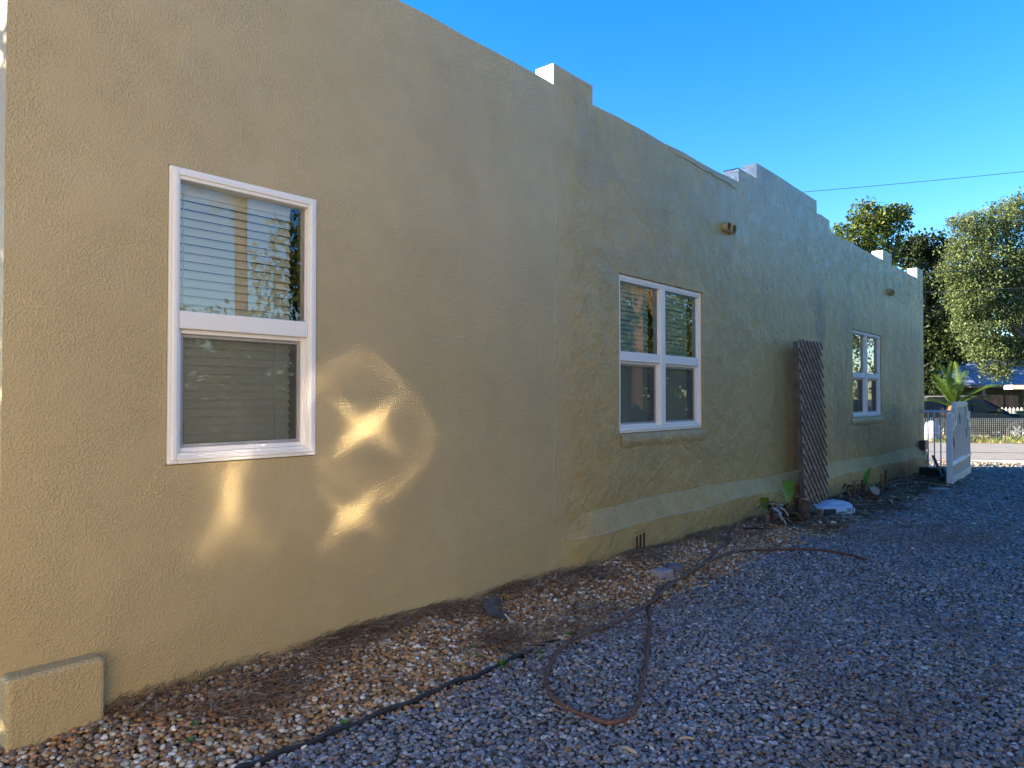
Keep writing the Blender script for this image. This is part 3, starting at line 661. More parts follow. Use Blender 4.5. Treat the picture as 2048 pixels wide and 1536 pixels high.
lattice(1, 0, 0, .07, .020, .016).build('front_slats', simple('shaded_slat_wood', (.15, .125, .10), .85, .3, 14), tr)  # front slats made darker in colour to stand for shade
lattice(-1, .018, .03, .02, .070, .010).build('back_slats', M_WOODG, tr)
lattice(1, .034, .05, .03, .050, .010).build('rear_slats', M_WOODG, tr)
mb = MB(); mb.bar((-.028, ty(0) + .032, 0), (-.028, ty(TH_) + .032, TH_ - .03), .026, .06, up=(0, 1, 0)); mb.build('side_board', M_WOODB, tr, bevel=.004)
# ------------------------------------------------------------------ cut plants
M_LEAFG = simple('fresh_green_leaf', (.07, .20, .02), .4, .2, 6); M_LEAFY = simple('yellow_green_leaf', (.20, .30, .03), .45, .25, 9)
M_LEAFD = simple('dark_green_leaf', (.03, .075, .015), .45, .3, 9); M_DRYL = simple('grey_dry_leaf', (.34, .31, .30), .8, .3, 10); M_DRYB = simple('brown_dry_leaf', (.21, .11, .05), .8, .4, 9)
M_BARK = simple('stump_bark', (.085, .055, .038), .9, .5, 16, .006, 40); M_MULCH = simple('dark_rotten_leaf', (.05, .035, .025), .9, .4, 9); M_CUT = simple('pale_cut_wood', (.27, .21, .16), .85, .35, 20)
def blade(mb, base, az, length, width, e0, droop, n=7, fold=.25, cut=False, twist=0.0):
    p = Vector(base); e = e0; vs = []
    for i in range(n + 1):
        t = i / n; d = Vector((math.cos(az) * math.cos(e), math.sin(az) * math.cos(e), math.sin(e)))
        a2 = az + math.pi / 2 + twist * t; s_ = Vector((math.cos(a2), math.sin(a2), 0)); nn = d.cross(s_)
        w = width * (math.sin(math.pi * min(1, .12 + t * .88)) ** .6 if not cut else (.25 + .75 * min(1, t * 1.6))) * .5
        if not cut and i == n: w = .002
        vs += [p - s_ * w - nn * w * -fold, p + nn * 0, p + s_ * w - nn * w * -fold]
        p = p + d * (length / n); e -= droop / n
    mb.add(vs, [(i * 3 + j, (i + 1) * 3 + j, (i + 1) * 3 + j + 1, i * 3 + j + 1) for i in range(n) for j in range(2)], 0, True)
def stump(name, c, r, h, label, hollow=True, tilt=(0, 0), group=None):
    o = thing(name, label, 'stump', c, 0, group); Mx = Matrix.Rotation(tilt[0], 3, 'X') @ Matrix.Rotation(tilt[1], 3, 'Y')
    mb = MB(); n = 14; prof = [(1.12, -.03), (1.05, h * .3), (.98, h * .7), (1.0, h)]; vs = []
    jit = [random.uniform(.86, 1.14) for _ in range(n)]
    for s_, z in prof:
        for j in range(n): a = 6.283 * j / n; vs.append(Mx @ Vector((r * s_ * jit[j] * math.cos(a), r * s_ * jit[j] * .8 * math.sin(a), z + (.012 * math.sin(a * 2 + r * 90) if z == h else 0))))
    mb.add(vs, [(i * n + j, i * n + (j + 1) % n, (i + 1) * n + (j + 1) % n, (i + 1) * n + j) for i in range(3) for j in range(n)], 0, False); mb.build('trunk_bark', M_BARK, o)
    mb = MB(); topv = [v * 1.0 + Mx @ Vector((0, 0, .002)) for v in vs[-n:]]; ct = sum(topv, Vector()) / n
    inner = [ct + (v - ct) * .68 - Mx @ Vector((0, 0, .01 if not hollow else .035)) for v in topv]; ctr = ct - Mx @ Vector((0, 0, .015 if not hollow else .06))
    mb.add(topv + inner, [(j, (j + 1) % n, n + (j + 1) % n, n + j) for j in range(n)]); mb.add(inner + [ctr], [(j, (j + 1) % n, n) for j in range(n)], 1 if hollow else 0)
    mb.build('cut_face', [M_CUT, M_BARK], o); return o
g1 = P(1565, 1050); pl = thing('cut_banana_plant', 'cut back banana clump with one squared green leaf left of the trellis', 'plant', g1)
def loc(px, py, y): return WP(px, py, y) - g1
for px, py, h, r_ in ((1543, 1010, .22, .016), (1552, 1012, .24, .013), (1558, 1012, .20, .014), (1573, 1014, .3, .022), (1603, 1000, .24, .012), (1618, 1003, .22, .016), (1622, 1020, .2, .018)):
    t_ = loc(px, py, -.32); mb = MB(); mb.tube([(t_.x + .02, t_.y, -.02), (t_.x + random.uniform(-.02, .02), t_.y, max(.08, t_.z))], [r_ * 1.3, r_], 8); mb.build('cut_stem', random.choice([M_DRYB, M_BARK, M_LEAFD]), pl)
mb = MB(); b_ = loc(1577, 1006, -.30); blade(mb, b_, R(20), .27, .15, R(86), .15, cut=True, fold=.12, twist=-.5); mb.build('green_leaf', M_LEAFG, pl, fix=False)
mb = MB(); b_ = loc(1529, 1020, -.22); blade(mb, b_, R(205), .25, .12, R(80), 1.4, fold=.3, twist=.6); mb.build('yellow_leaf', M_LEAFY, pl, fix=False)
mb = MB(); b_ = loc(1568, 995, -.3); blade(mb, b_, R(170), .22, .02, R(20), .2); mb.build('thin_leaf', M_LEAFD, pl, fix=False)
for px, py, az, l, w, e, dr, m_ in ((1532, 1022, -110, .36, .06, 35, 2.3, M_DRYL), (1538, 1022, -70, .34, .045, 40, 2.4, M_DRYL), (1530, 1026, -150, .3, .06, 10, 1.2, M_DRYB), (1560, 1012, 0, .34, .05, 5, .5, M_DRYL), (1555, 1020, -20, .3, .05, -4, .3, M_DRYB), (1560, 1030, -15, .34, .05, -5, .2, M_DRYB), (1545, 1028, -95, .26, .03, 0, 1.4, M_DRYL), (1580, 1040, -60, .3, .02, 30, 1.6, M_DRYB), (1585, 1030, -45, .38, .014, 20, 1.3, M_STK), (1520, 1040, 180, .3, .05, 20, 1.2, M_DRYB), (1550, 1040, -90, .3, .08, 25, 1.6, M_DRYB), (1570, 1035, -80, .25, .07, 45, 1.6, M_DRYB), (1540, 1035, -130, .26, .07, 55, 1.5, M_BARK), (1565, 1045, -120, .2, .06, 50, 1.4, M_BARK)):
    mb = MB(); blade(mb, loc(px, py, -.36 - random.uniform(0, .12)), R(az), l * .8, w, R(e), dr, fold=.4, twist=random.uniform(-.6, .6)); mb.build('dry_leaf', m_, pl, fix=False)
for k in range(34):
    px = random.uniform(1508, 1632); mb = MB(); blade(mb, loc(px, 1042 - random.uniform(0, 26), -.30 - random.uniform(0, .2)), random.uniform(-3.0, .2), random.uniform(.12, .3), random.uniform(.015, .06), R(random.uniform(0, 75)), random.uniform(.6, 2.2), fold=.4, twist=random.uniform(-.8, .8)); mb.build('dry_leaf', random.choice([M_BARK, M_BARK, M_DRYB, M_MULCH, M_MULCH]), pl, fix=False)
c = P(1605, 1050); stump('cut_stump', c, .085, .30, 'hollow cut stump with pale rim standing before the trellis', True, (.06, .05))
c = P(1582, 1020); stump('cut_stump', c, .085, .22, 'low reddish stump tucked beside the trellis foot', False, (.25, -.2))
c = P(1641, 1050); o = stump('cut_stump', c, .033, .19, 'short thin brown post stump in front of the cement bag', False, (0, -.06))
c = P(1560, 1048); stump('cut_stump', c, .065, .13, 'squat brown stump half buried under dry leaves', False, (.1, .1))
# purple-brown spathe on the ground
p, q = P(1497, 1067), P(1545, 1066); o = thing('dry_husk', 'dark reddish palm husk curled on the pebbles below the banana clump', 'husk', (p + q) / 2 + Vector((0, 0, .03)), math.atan2(q.y - p.y, q.x - p.x))
mb = MB(); blade(mb, (-.2, 0, .02), 0, .42, .10, R(-8), -.3, fold=.7); mb.build('husk', simple('dark_red_husk', (.085, .035, .035), .6, .3, 14), o, fix=False)
# second clump
g2 = P(1738, 1003); pl2 = thing('cut_ginger_plant', 'cut plant clump with a single upright green leaf right of the trellis', 'plant', g2)
def loc(px, py, y): return WP(px, py, y) - g2
mb = MB(); blade(mb, loc(1728, 978, -.25), R(-20), .40, .085, R(75), .5, fold=.25, twist=.4); mb.build('green_leaf', M_LEAFG, pl2, fix=False)
mb = MB(); blade(mb, loc(1693, 978, -.25), R(200), .22, .09, R(35), 1.5, fold=.3); mb.build('green_leaf', M_LEAFG, pl2, fix=False)
for px, az, e in ((1745, 60, 70), (1752, -30, 60), (1758, 10, 75), (1762, -100, 50), (1768, 40, 60), (1700, 170, 60), (1712, -60, 75)):
    mb = MB(); blade(mb, loc(px, 985, -.28), R(az), .24, .035, R(e), 1.0, fold=.3); mb.build('thin_leaf', M_LEAFD, pl2, fix=False)
for px, h in ((1700, .24), (1708, .28), (1716, .22), (1732, .2), (1765, .26), (1772, .22), (1724, .25)):
    t_ = loc(px, 985, -.3); mb = MB(); mb.tube([(t_.x, t_.y, -.02), (t_.x + random.uniform(-.04, .04), t_.y, h)], [.03, .022], 8); mb.build('cut_stem', random.choice([M_BARK, M_DRYB, M_BARK]), pl2)
for px, az, l in ((1690, -150, .3), (1720, -90, .3), (1750, -70, .3), (1770, -40, .35), (1735, -110, .25), (1705, -100, .2)):
    mb = MB(); blade(mb, loc(px, 990, -.35), R(az), l, .07, R(35), 1.5, fold=.4); mb.build('dry_leaf', random.choice([M_DRYB, M_BARK]), pl2, fix=False)
for k in range(30):
    px = random.uniform(1684, 1782); mb = MB(); blade(mb, loc(px, 992 - random.uniform(0, 14), -.30 - random.uniform(0, .2)), random.uniform(-3.0, .2), random.uniform(.12, .3), random.uniform(.015, .06), R(random.uniform(0, 75)), random.uniform(.6, 2.2), fold=.4, twist=random.uniform(-.8, .8)); mb.build('dry_leaf', random.choice([M_BARK, M_MULCH, M_DRYB, M_MULCH]), pl2, fix=False)
c = P(1745, 1003); c.y += .08; stump('cut_stump', c, .10, .23, 'thick stump with pale round cut face among the far plants', False, (.62, -.3))
# cement bag on a board
M_BAG = simple('pale_blue_paper_bag', (.32, .44, .62), .5, .08, 6, .004, 9); M_NAVY = simple('navy_print', (.02, .03, .07), .5)
bc = P(1664, 1036); bag = thing('paper_sack', 'pale blue and white paper sack printed 50 lying before the trellis', 'sack', (bc.x, bc.y, gz(bc.x)), R(-40))
def pillow(mb, lx, ly, h, z0, rx=1, n=16, mi=0, skew=0):
    vs = []
    for j in range(n + 1):
        for i in range(n + 1):
            a, b = -1 + 2 * i / n, -1 + 2 * j / n; f = ((1 - a ** 4) * (1 - b ** 4)) ** .42 if abs(a) < 1 and abs(b) < 1 else 0
            vs.append((a * lx / 2, b * ly / 2 + skew * f, z0 + .02 + h * f * (1 + .07 * math.sin(a * 5 + b * 3)) + .004 * math.sin(a * 17)))
    m = len(vs); vs += [(v[0], v[1], z0 + .012) for v in vs]; q = lambda i, j: j * (n + 1) + i
    mb.add(vs, [(q(i, j), q(i + 1, j), q(i + 1, j + 1), q(i, j + 1)) for i in range(n) for j in range(n)] + [(m + q(i, j), m + q(i, j + 1), m + q(i + 1, j + 1), m + q(i + 1, j)) for i in range(n) for j in range(n)], mi, True)
mb = MB(); prof = []
nn_ = 20; secs = []
for i, x_ in enumerate(np.linspace(-.24, .24, 13)):
    e_ = max(0, 1 - abs(x_ / .245) ** 6); sec = []
    for j in range(nn_):
        a = 6.283 * j / nn_; ca, sa = math.cos(a), math.sin(a); yy_ = .13 * math.copysign(abs(ca) ** .55, ca); zz_ = .075 * math.copysign(abs(sa) ** .6, sa) * (.35 + .65 * e_ ** .5)
        sec.append((x_, yy_ * (.9 + .1 * e_), .10 + zz_ + .006 * math.sin(x_ * 30 + a * 2)))
    secs += sec
mb.add(secs, [(i * nn_ + j, i * nn_ + (j + 1) % nn_, (i + 1) * nn_ + (j + 1) % nn_, (i + 1) * nn_ + j) for i in range(12) for j in range(nn_)] + [tuple(range(nn_)), tuple(range(12 * nn_, 13 * nn_))], 0, True)
mb.build('body', M_BAG, bag)
mb = MB(); pillow(mb, .36, .30, .10, .08); 
for k in range(len(mb.v)): x_, y_, z_ = mb.v[k]; mb.v[k] = (x_ + .12, y_ + .12, z_)
mb.build('upper_fold', simple('white_paper_bag', (.38, .47, .62), .5, .08, 7, .004, 9), bag)
for q_ in ((-.20, -.03, .055, .135), (.195, .205, .05, .15), (.10, .15, .055, .066)): mb = MB(); mb.box(q_[0], q_[1], -.1335, -.131, q_[2], q_[3]); mb.build('dark_print', M_NAVY, bag)
def text(s_, size, M, mat, parent, name, ext=.002):
    cu = bpy.data.curves.new(name, 'FONT'); cu.body = s_; cu.size = size; cu.extrude = ext; cu.align_x = 'CENTER'; cu.align_y = 'CENTER'; t = bpy.data.objects.new(name + '_tmp', cu); C.objects.link(t)
    bpy.context.view_layer.update(); me = bpy.data.meshes.new_from_object(t.evaluated_get(bpy.context.evaluated_depsgraph_get())); bpy.data.objects.remove(t)
    me.materials.clear(); me.materials.append(mat); me.transform(M); o = bpy.data.objects.new(name, me); C.objects.link(o); o.parent = parent; return o
FX = Matrix.Rotation(R(90), 4, 'X')
text('50', .058, Matrix.Translation((.145, -.1325, .115)) @ FX, M_NAVY, bag, 'lettering'); text('LAWN', .040, Matrix.Translation((.045, -.1325, .085)) @ FX, M_NAVY, bag, 'lettering')
bc2 = P(1690, 1041); bo = thing('wooden_board', 'short pale green board lying by the paper sack', 'board', (bc2.x, bc2.y, gz(bc2.x)), R(-8))
mb = MB(); mb.box(-.16, .16, -.14, .14, .006, .055); mb.build('board', simple('pale_treated_wood', (.34, .35, .22), .75, .2, 9), bo, bevel=.004)
mb = MB(); mb.box(-.155, -.06, -.1425, -.1405, .012, .04); mb.build('paper_tag', simple('white_tag', (.7, .7, .72), .6), bo)
c = P(1649, 1041); ub = thing('wooden_board', 'thin brown board under the paper sack', 'board', (c.x + .05, c.y + .08, gz(c.x)), R(-40)); mb = MB(); mb.box(-.22, .22, -.10, .12, -.005, .018); mb.build('board', simple('brown_board', (.22, .20, .11), .8, .2, 9), ub, bevel=.003)
c = P(1714, 1031); o = thing('black_tube', 'black plastic tube end propped in the dirt beside the board', 'tube', c, R(0)); mb = MB(); mb.tube([(.04, -.02, .0), (-.035, .12, .14)], [.035, .032], 12); mb.build('tube', M_BLACK, o); 
# ------------------------------------------------------------------ gate
gz_ = -.11
gl = thing('driveway_gate', 'pale grey stepped panel gate leaf standing open parallel to the wall', 'gate', (13.14, -1.04, gz_), math.atan2(.20, 3.25)); GL = 3.25
mb = MB()
mb.box(0, .10, -.045, .045, .03, 1.33); mb.box(GL - .08, GL, -.03, .03, .06, 1.30); mb.box(.10, GL - .08, -.045, .045, .03, .19); mb.build('frame', M_GATE, gl, bevel=.006)
# panel with stepped crown outline
cr = [(.10, 0), (.10, 1.30), (.42, 1.30), (.42, 1.42), (1.05, 1.42), (1.05, 1.50), (2.35, 1.50), (2.35, 1.42), (2.98, 1.42), (2.98, 1.30), (GL - .08, 1.30), (GL - .08, 0)]
mb = MB(); mb.prism([(x_, z_ if z_ > .1 else .19) for x_, z_ in cr], -.012, .012); mb.build('panel', M_GATEP, gl)
mb = MB()
k = 0
x_ = .3
while x_ < GL - .2: mb.box(x_ - .004, x_ + .004, -.0145, -.0125, .20, 1.28); x_ += .14
mb.build('board_joint', simple('panel_groove', (.33, .35, .38), .6), gl)
mb = MB()
for x0_, x1_, z0_, z1_ in ((.10, .36, 1.245, 1.335), (.36, .48, 1.02, 1.335), (.20, .36, 1.02, 1.10), (.48, .70, 1.10, 1.18), (.70, .82, 1.10, 1.53), (.82, 1.05, 1.44, 1.53), (1.05, 2.35, 1.44, 1.54), (2.35, 2.52, 1.44, 1.53), (2.52, 2.64, 1.18, 1.53), (2.64, 2.86, 1.18, 1.26), (2.86, 2.98, 1.00, 1.34), (2.98, 3.2, 1.00, 1.08), (2.98, GL - .08, 1.25, 1.335)):
    mb.box(x0_, x1_, -.040, .030, z0_, z1_)
mb.build('stepped_trim', simple('cream_white_trim', (.62, .63, .60), .45, .05), gl, bevel=.004)
mb = MB(); mb.add([(.10, -.052, .425), (2.2, -.052, .425), (2.2, -.012, .47), (.10, -.012, .47), (.10, -.052, .405), (2.2, -.052, .405), (.10, -.012, .405), (2.2, -.012, .405)], [(0, 1, 2, 3), (0, 4, 5, 1), (4, 6, 7, 5), (0, 3, 6, 4), (1, 5, 7, 2)]); mb.box(2.24, GL - .08, -.050, -.013, .415, .46); mb.build('mid_rail', simple('white_rail', (.72, .72, .70), .4), gl)
M_SCR = simple('scroll_shadow_grey', (.31, .33, .36), .6)  # grey tubes on the panel stand for shaded scroll holes
def scroll(cx_, cz_, s_):
    for k_ in (-1, 1):
        pts = [(cx_ + (k_ * .055 + .035 * math.sin(t_ * 5.2)) * s_, -.018, cz_ + (t_ - .5) * .24 * s_) for t_ in np.linspace(0, 1, 14)]
        mb.tube(pts, [.003 + .006 * math.sin(math.pi * t_) for t_ in np.linspace(0, 1, 14)], 6)
for cx_, cz_, s_ in ((.50, .80, .95), (1.50, 1.22, .9), (2.65, .90, .8)): mb = MB(); scroll(cx_, cz_, s_); mb.build('scroll_shade_tube', M_SCR, gl)
# fixed railing between the wall and the gate
fr = thing('railing', 'narrow white picket railing between the wall end and the gate', 'railing', (16.30, 0, gz_), R(-90)); 
mb = MB(); mb.box(-.02, .80, -.03, .03, 1.295, 1.345); mb.build('top_rail', M_GATE, fr, bevel=.006)
mb = MB(); mb.box(0, .78, -.02, .02, .04, .08); mb.build('bottom_rail', M_GATE, fr)
for k in range(6): mb = MB(); mb.box(.085 + k * .12, .107 + k * .12, -.011, .011, .08, 1.295); mb.build('picket', M_GATE, fr)
mb = MB(); mb.box(.78, .83, -.03, .03, 0, 1.29); mb.build('post', M_GATE, fr)
# gate opener
c = P(1878, 946); go = thing('gate_opener', 'black gate opener motor box with arm beside the gate leaf', 'gate opener', (14.9, -.42, gz(14.9)), R(-20))
mb = MB(); mb.box(-.16, .16, -.17, .17, .0, .16); mb.box(-.13, .13, -.19, .19, .16, .20); mb.build('motor_housing', M_BLACK, go, bevel=.02, seg=3)
mb = MB(); mb.bar((.16, .06, .42), (-.45, -.50, .06), .045, .03); mb.build('arm', simple('dull_grey_arm', (.12, .12, .11), .6), go)
# black control box with cable
bx_ = thing('control_box', 'black electrical box fixed low on the wall end with a hanging cable', 'electrical box', (16.02, -.012, .40), 0)
mb = MB(); mb.box(-.09, .22, -.10, .01, -.01, .17); mb.box(-.07, .20, -.105, .01, .17, .185); mb.build('casing', M_BLACK, bx_, bevel=.01)
mb = MB(); mb.tube(spline([(.03, -.05, 0), (.05, -.05, -.06), (.02, -.06, -.16), (.05, -.07, -.28), (.06, -.06, -.40), (.12, -.10, -.49)], 5), .009, 6); mb.tube(spline([(.13, -.05, 0), (.09, -.05, -.05), (.05, -.05, -.08)], 5), .007, 6); mb.build('cable', M_BLACK, bx_)
cb = thing('conduit_fitting', 'small bluish conduit fittings at the wall foot under the electrical box', 'conduit', (16.1, -.16, -.12)); mb = MB()
for k in range(4): mb.tube([(-.06 + k * .09, -.02 * k, 0), (-.06 + k * .09, -.02 * k, .10 + .03 * (k % 2))], .028, 10)
mb.build('conduit', simple('grey_blue_pvc', (.26, .34, .40), .5), cb)
# ------------------------------------------------------------------ palms
M_FR = simple('palm_leaflet', (.17, .26, .05), .45, .25, 7); 
def frond_mat(name, c, tl=.35):
    m = simple(name, c, .6, .3, 5, **{'Specular IOR Level': .15}); t = m.node_tree; b = t.nodes['Principled BSDF']; tr_ = t.nodes.new('ShaderNodeBsdfTranslucent'); mx = t.nodes.new('ShaderNodeMixShader'); mx.inputs[0].default_value = tl
    t.links.new(b.inputs['Base Color'].links[0].from_socket, tr_.inputs[0]); t.links.new(b.outputs[0], mx.inputs[1]); t.links.new(tr_.outputs[0], mx.inputs[2]); t.links.new(mx.outputs[0], t.nodes['Material Output'].inputs[0]); return m
M_PALM = frond_mat('green_palm_leaf', (.075, .135, .022)); M_PALMD = frond_mat('dead_palm_leaf', (.42, .27, .13)); M_FIB = simple('brown_palm_fibre', (.12, .07, .04), .95, .5, 20, .01, 40)  # one leaf green for all live fronds
def frond(base, az, length, e0, droop, lw, n=34, vee=.5):
    mb = MB(); p = Vector(base); e = e0; pts = [p.copy()]; tang = []
    for i in range(n):
        d = Vector((math.cos(az) * math.cos(e), math.sin(az) * math.cos(e), math.sin(e))); tang.append(d); p = p + d * (length / n); pts.append(p.copy()); e -= droop / n * (.4 + 1.2 * i / n)
    mb.tube(pts, [.012 * (1 - .8 * i / n) * length + .002 for i in range(n + 1)], 5)
    side = Vector((-math.sin(az), math.cos(az), 0))
    for i in range(3, n):
        t = i / n; d = tang[i]; up = side.cross(d) * -1
        if up.z < 0: up = -up
        L_ = lw * (math.sin(math.pi * (.12 + .85 * t)) ** .7)
        for sg in (-1, 1):
            for h_ in (0, .5):
                b0 = pts[i] + d * (length / n) * h_; v = (side * sg * math.cos(vee) + up * math.sin(vee) * .7 + d * (.75 + .5 * t)).normalized(); v.z -= .12 * random.random()
                w = d * (.0085 * length); q = b0 + v * L_ * random.uniform(.85, 1.1); m_ = b0 + v * L_ * .5 + up * .01
                mb.add([b0 - w * .5, m_ - w * .8, q, m_ + w * .8], [(0, 1, 2, 3)])
    return mb
pc = CW(.6095 * 17.6, 17.6); pc.z = -.13
pm = thing('young_palm', 'young sunlit feather palm with fibrous trunk top behind the white gate', 'palm', pc)
mb = MB(); mb.lathe([(.12, 0), (.10, .5), (.10, 1.0), (.17, 1.25), (.12, 1.42), (.03, 1.48)], n=14); mb.build('trunk', M_FIB, pm)
mb = MB()
for k in range(26): a = random.uniform(0, 6.28); mb.tube([(.14 * math.cos(a), .14 * math.sin(a), random.uniform(.9, 1.2)), (.30 * math.cos(a), .30 * math.sin(a), random.uniform(1.22, 1.42))], [.012, .004], 4)
mb.build('leaf_stub', M_FIB, pm)
camr = math.atan2(-.7557, .6549)    # azimuth that points to the right of the photo
for daz, l, e, dr, lw in ((180, .75, 66, .5, .22), (165, .95, 74, .6, .26), (200, 1.0, 52, .3, .26), (120, 1.15, 82, .5, .30), (60, 1.15, 86, .35, .30), (20, 1.0, 74, .5, .28), (-15, 1.25, 46, .9, .30), (0, .85, 18, 1.0, .30), (-60, .9, 40, 1.1, .28), (-110, .9, 60, .9, .26), (150, .75, 30, .8, .28), (220, .7, 30, .9, .26), (80, 1.0, 62, .7, .28)):
    frond((0, 0, 1.38), camr + R(daz), l, R(e), dr, lw).build('frond', M_PALM, pm, fix=False)
# ------------------------------------------------------------------ trees
def leaf_cloud(lobes, leaf, per, rcl, droop=.0):
    ctrs = []
    for (c, r, n) in lobes:
        d = rng.normal(size=(n, 3)); d /= np.linalg.norm(d, axis=1)[:, None]; ctrs.append(np.array(c) + d * np.array(r) * rng.uniform(.35, 1.0, (n, 1)) ** .6)
    ctrs = np.concatenate(ctrs); n = len(ctrs) * per
    rc = np.repeat(rcl * rng.uniform(.5, 1.3, len(ctrs)), per)
    d = rng.normal(size=(n, 3)); d /= np.linalg.norm(d, axis=1)[:, None]
    p = np.repeat(ctrs, per, 0) + d * (rc * rng.uniform(.2, 1, n) ** .5)[:, None] * np.array([1, 1, .75]); p[:, 2] -= droop * rc * rng.uniform(0, 1, n)
    ax = d * .6 + rng.normal(size=(n, 3)) * .7; ax[:, 2] -= .25; ax /= np.linalg.norm(ax, axis=1)[:, None]
    nn = rng.normal(size=(n, 3)) * .8 + np.array([0, 0, .8]); sd = np.cross(ax, nn); sd /= np.linalg.norm(sd, axis=1)[:, None]; up = np.cross(sd, ax)
    l = leaf * rng.uniform(.6, 1.25, n)[:, None]; w = l * .30
    V = np.stack([p, p + ax * l * .5 + sd * w + up * l * .08, p + ax * l, p + ax * l * .5 - sd * w + up * l * .08], 1)
    return V.reshape(-1, 3), np.arange(n * 4).reshape(-1, 4), np.repeat(np.repeat(rng.uniform(.8, 1.2, len(ctrs)), per), 4), ctrs
M_TL = attr_mat('tree_leaf', .5, .15, 3., .35, .22)
def tree(name, label, cat, base, lobes, leaf, per, rcl, cols, trunk_r, group=None, limbs=24, droop=.4):
    base = Vector(base); o = thing(name, label, cat, base, 0, group)
    V, FF, tint, ctrs = leaf_cloud([(np.array(c) - np.array(base), r, n) for c, r, n in lobes], leaf, per, rcl, droop)
    n = len(FF); col = palette(n, cols); c4 = np.repeat(col, 4, 0) * tint[:, None]
    npmesh('crown', V, FF, [M_TL], c4, True, parent=o)
    mb = MB(); allc = [np.array(c) - np.array(base) for c, r, n_ in lobes]; cen = Vector(np.mean(allc, 0)); fork = Vector((cen.x * .25, cen.y * .25, max(1.2, cen.z * .42)))
    mb.tube(spline([(0, 0, -.2), (fork.x * .3, fork.y * .3, fork.z * .5), fork], 4), [trunk_r * (1.25 - .06 * i) for i in range(9)], 10)
    for c, r, n_ in lobes:
        c = Vector(np.array(c) - np.array(base)); m_ = (fork + c) / 2 + Vector((random.uniform(-.3, .3), random.uniform(-.3, .3), .25)); mb.tube(spline([fork, m_, c], 5), [trunk_r * .6 * (1 - .075 * i) for i in range(11)], 6)
        near_ = [Vector(q) for q in ctrs if (Vector(q) - c).length < max(r) * 1.2]
        for q in random.sample(near_, min(len(near_), max(3, limbs // len(lobes)))): mb.tube(spline([c, (c + q) / 2 + Vector((random.uniform(-.2, .2), random.uniform(-.2, .2), -.1)), q], 3), [trunk_r * .2, trunk_r * .16, trunk_r * .12, trunk_r * .1, trunk_r * .08, .012, .008], 4)
    mb.build('trunk', M_TBK, o); return o
M_TBK = simple('grey_brown_bark', (.14, .12, .10), .95, .4, 6, .02, 14)
def cz(px, py, Y): return tuple(CW((px - 1024) / F * Y, Y, 1.5 + (796 - py) / F * Y))
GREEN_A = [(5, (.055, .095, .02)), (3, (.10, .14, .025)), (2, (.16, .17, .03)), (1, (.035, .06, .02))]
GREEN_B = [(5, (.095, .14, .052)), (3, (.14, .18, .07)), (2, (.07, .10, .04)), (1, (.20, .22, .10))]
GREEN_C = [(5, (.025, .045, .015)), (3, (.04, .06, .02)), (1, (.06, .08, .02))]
Y = 36
tree('broadleaf_tree', 'tall open broadleaf tree with yellow-tinged sunlit top rising behind the parapet', 'tree', cz(1790, 880, Y)[:2] + (GF,),
     [(cz(1745, 470, Y), (1.3, 1.3, 1.2), 60), (cz(1700, 480, Y), (1.1, 1.1, 1.0), 44), (cz(1775, 445, Y), (1.0, 1.0, .9), 38), (cz(1735, 425, Y), (.75, .75, .7), 24), (cz(1690, 520, Y), (.9, 1, .9), 30), (cz(1810, 425, Y), (.45, .45, .35), 10), (cz(1750, 540, Y), (1.4, 1.2, .9), 40), (cz(1705, 570, Y), (1.0, 1.0, .7), 24)], .19, 32, .38, GREEN_A, .20, 'trees across the street', 110, .2)
Y = 38
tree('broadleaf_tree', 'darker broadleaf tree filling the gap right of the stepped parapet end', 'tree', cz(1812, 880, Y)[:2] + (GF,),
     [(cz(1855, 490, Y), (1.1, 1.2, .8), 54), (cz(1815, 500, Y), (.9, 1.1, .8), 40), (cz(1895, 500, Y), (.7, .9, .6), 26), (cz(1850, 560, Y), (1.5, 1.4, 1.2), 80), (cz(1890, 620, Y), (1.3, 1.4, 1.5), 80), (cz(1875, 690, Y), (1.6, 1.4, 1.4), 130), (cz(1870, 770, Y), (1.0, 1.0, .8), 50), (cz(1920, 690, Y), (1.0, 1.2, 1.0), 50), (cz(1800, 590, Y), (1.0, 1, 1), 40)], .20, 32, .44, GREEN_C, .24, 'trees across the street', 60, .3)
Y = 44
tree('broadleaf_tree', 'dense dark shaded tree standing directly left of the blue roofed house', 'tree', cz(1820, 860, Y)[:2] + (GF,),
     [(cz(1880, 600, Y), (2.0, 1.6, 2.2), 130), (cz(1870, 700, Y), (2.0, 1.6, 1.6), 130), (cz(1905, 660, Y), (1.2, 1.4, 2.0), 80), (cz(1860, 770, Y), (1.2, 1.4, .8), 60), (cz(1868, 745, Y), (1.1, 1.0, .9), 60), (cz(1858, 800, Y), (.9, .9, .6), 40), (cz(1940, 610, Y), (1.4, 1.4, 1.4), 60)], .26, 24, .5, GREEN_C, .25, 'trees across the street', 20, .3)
Y = 31.5
